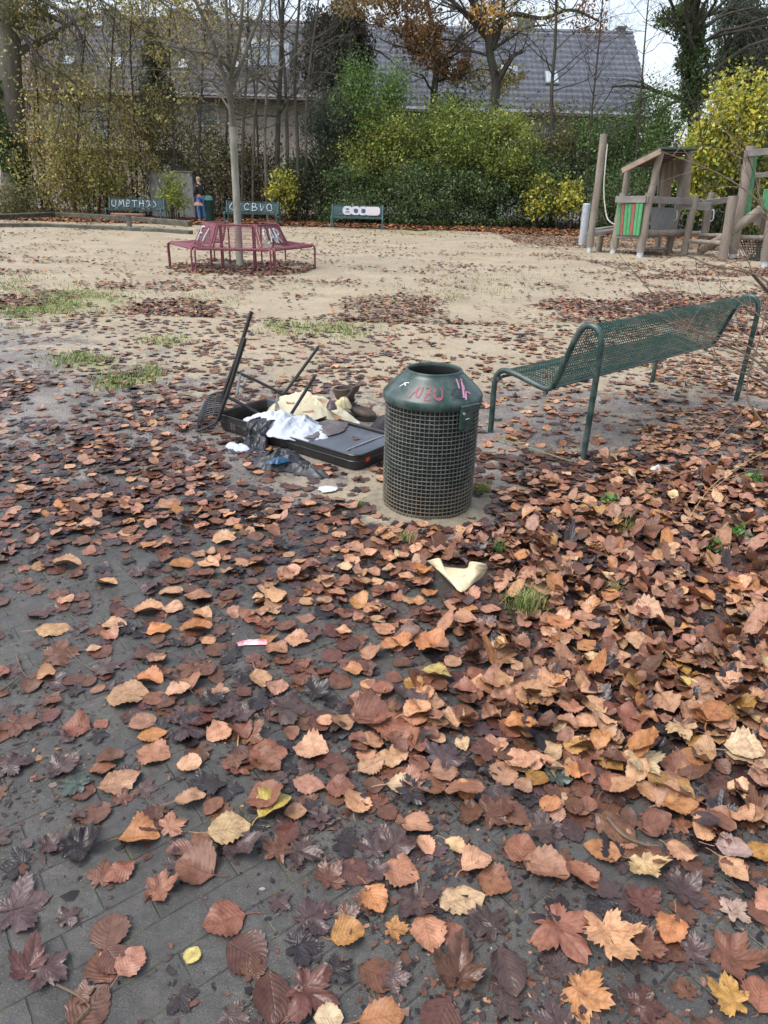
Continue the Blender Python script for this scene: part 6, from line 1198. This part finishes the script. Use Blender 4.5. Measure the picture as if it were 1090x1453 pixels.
def blades(P, h, w, seed, pal, lean=.6):
    r = np.random.default_rng(seed); n = len(P); a = r.uniform(0, 6.28, n); d = np.stack([np.cos(a), np.sin(a), np.zeros(n)], -1); s = np.stack([-np.sin(a), np.cos(a), np.zeros(n)], -1) * w; H = h * r.uniform(.5, 1.3, n)[:, None]; ln = lean * r.uniform(.2, 1.3, n)[:, None] * H; z = np.array([0, 0, 1.])
    m1 = P + z * H * .6 + d * ln * .35; tp = P + z * H * .85 + d * ln
    V = np.stack([P - s, P + s, m1 + s * .7, m1 - s * .7, tp], 1).reshape(-1, 3); b_ = np.arange(n)[:, None] * 5; F4 = b_ + np.array([[0, 1, 2, 3]]); F3 = b_ + np.array([[3, 2, 4]]); pl_ = np.array(pal); T = np.repeat(pl_[r.integers(0, len(pl_), n)] * r.uniform(.7, 1.3, (n, 1)), 5, 0); return V, F4, F3, T
GP = [(.16, .22, .05), (.24, .27, .08), (.36, .33, .13), (.10, .16, .04)]
for (px, py, rad, n, h, lab) in ((745, 868, .07, 260, .085, 'largest yellow-green grass tuft among brown leaves right of the beige paper'), (708, 786, .035, 90, .05, 'small dark green grass tuft just above the largest tuft'), (578, 770, .04, 90, .05, 'grass tuft below the left foot of the litter bin'), (885, 757, .05, 90, .09, 'dry arching grass tuft among leaves right of the bin'), (683, 700, .06, 160, .05, 'grass growing at the right foot of the litter bin'), (870, 845, .035, 60, .05, 'tiny green weed tuft right of the largest tuft'), (510, 722, .03, 60, .03, 'tiny green tuft left of the litter bin foot')):
    c = G(px, py); r = np.random.default_rng(int(px)); P = np.stack([r.normal(0, rad * .5, n), r.normal(0, rad * .5, n), np.full(n, .0)], -1); V, F4, F3, T = blades(P, h, .0016, int(px), GP if px != 708 else [(.05, .13, .03), (.08, .18, .04)], 1.0); o = mesh_np('grass_tuft', V, [F4, F3], BLG, None, False, T, .4); o.location = (c.x, c.y, gzf(c.x, c.y) + .02); tag(o, lab, 'grass')
for (px, py, lab) in ((1040, 768, 'small bright green seedling at the right edge among leaves'), (862, 722, 'small bright green seedling right of the bin'), (1068, 690, 'tiny pale green seedling at the right edge'), (1008, 790, 'low green seedling below the right-edge one')):
    c = G(px, py); r = np.random.default_rng(int(px) + 1); P = r.normal(0, .028, (46, 3)); P[:, 2] = np.abs(P[:, 2]) * .6 + .05; P[:, :2] *= .7; V, F, T = leafquads(P, .028, [(.07, .15, .04), (.10, .20, .06)], 3, -.2, .8); o = mesh_np('seedling', V, F, FOL, None, False, T, .3); o.location = (c.x, c.y, 0); tag(o, lab, 'weed')
# thin grass over the trodden sand
N = 420000; ys = 5 * np.exp(rng.uniform(0, math.log(36 / 5), N)); xs = rng.uniform(-1, 1, N) * (.6 * (ys * .909 + .67) + 1); g_ = grass_f(xs, ys); cl = fbm(xs * 2.2, ys * 2.2, 77, 4); acc = rng.random(N) < np.clip(g_ * (cl - .36) * 7, 0, 1) * np.clip(.45 + 9 / ys * .3, 0, 1)
P = np.stack([xs[acc], ys[acc], gz(xs[acc], ys[acc])], -1); V, F4, F3, T = blades(P, .038, .0055, 9, [(.15, .22, .045), (.22, .27, .07), (.10, .15, .04), (.26, .25, .10)], 1.2); o = mesh_np('grass', V, [F4, F3], BLG, None, False, T, .4); tag(o, 'sparse short grass patches on the trodden sand', 'grass', kind='stuff')



# ------------------------------------------------------------------ light, sky, camera
W = bpy.data.worlds.new('World'); S.world = W; W.use_nodes = True; nt = W.node_tree; bg = nt.nodes['Background']
sky = nt.nodes.new('ShaderNodeTexSky'); sky.sky_type = 'NISHITA'; sky.sun_disc = False
SUN_E, SUN_R = math.radians(60), math.radians(245)
sky.sun_elevation = SUN_E; sky.sun_rotation = SUN_R; sky.dust_density = 3.0; sky.air_density = 1.0; sky.ozone_density = 1.0
hs = nt.nodes.new('ShaderNodeHueSaturation'); hs.inputs['Saturation'].default_value = .5; nt.links.new(sky.outputs[0], hs.inputs['Color'])
nt.links.new(hs.outputs[0], bg.inputs[0]); bg.inputs[1].default_value = .15
sd = bpy.data.lights.new('sun', 'SUN'); sd.energy = 1.0; sd.angle = math.radians(35); sd.color = (1, .97, .92); so = bpy.data.objects.new('sun', sd); COL.objects.link(so)
dirv = Vector((math.sin(SUN_R) * math.cos(SUN_E), math.cos(SUN_R) * math.cos(SUN_E), math.sin(SUN_E))); so.rotation_euler = dirv.to_track_quat('Z', 'Y').to_euler()
cd = bpy.data.cameras.new('camera'); cam = bpy.data.objects.new('camera', cd); COL.objects.link(cam)
Mx = Matrix((RI, UP, -FW)).transposed().to_4x4(); Mx.translation = Vector((0, 0, CH)); cam.matrix_world = Mx
cd.sensor_fit = 'VERTICAL'; cd.sensor_height = 36; cd.lens = 36 * CF / PH; cd.clip_start = .05; cd.clip_end = 2000; S.camera = cam
S.render.resolution_x = 768; S.render.resolution_y = 1024
S.view_settings.view_transform = 'Standard'; S.view_settings.look = 'None'; S.view_settings.gamma = 1; S.view_settings.exposure = 1.1
S.cycles.max_bounces = 5; S.cycles.diffuse_bounces = 3; S.cycles.glossy_bounces = 2; S.cycles.transparent_max_bounces = 6
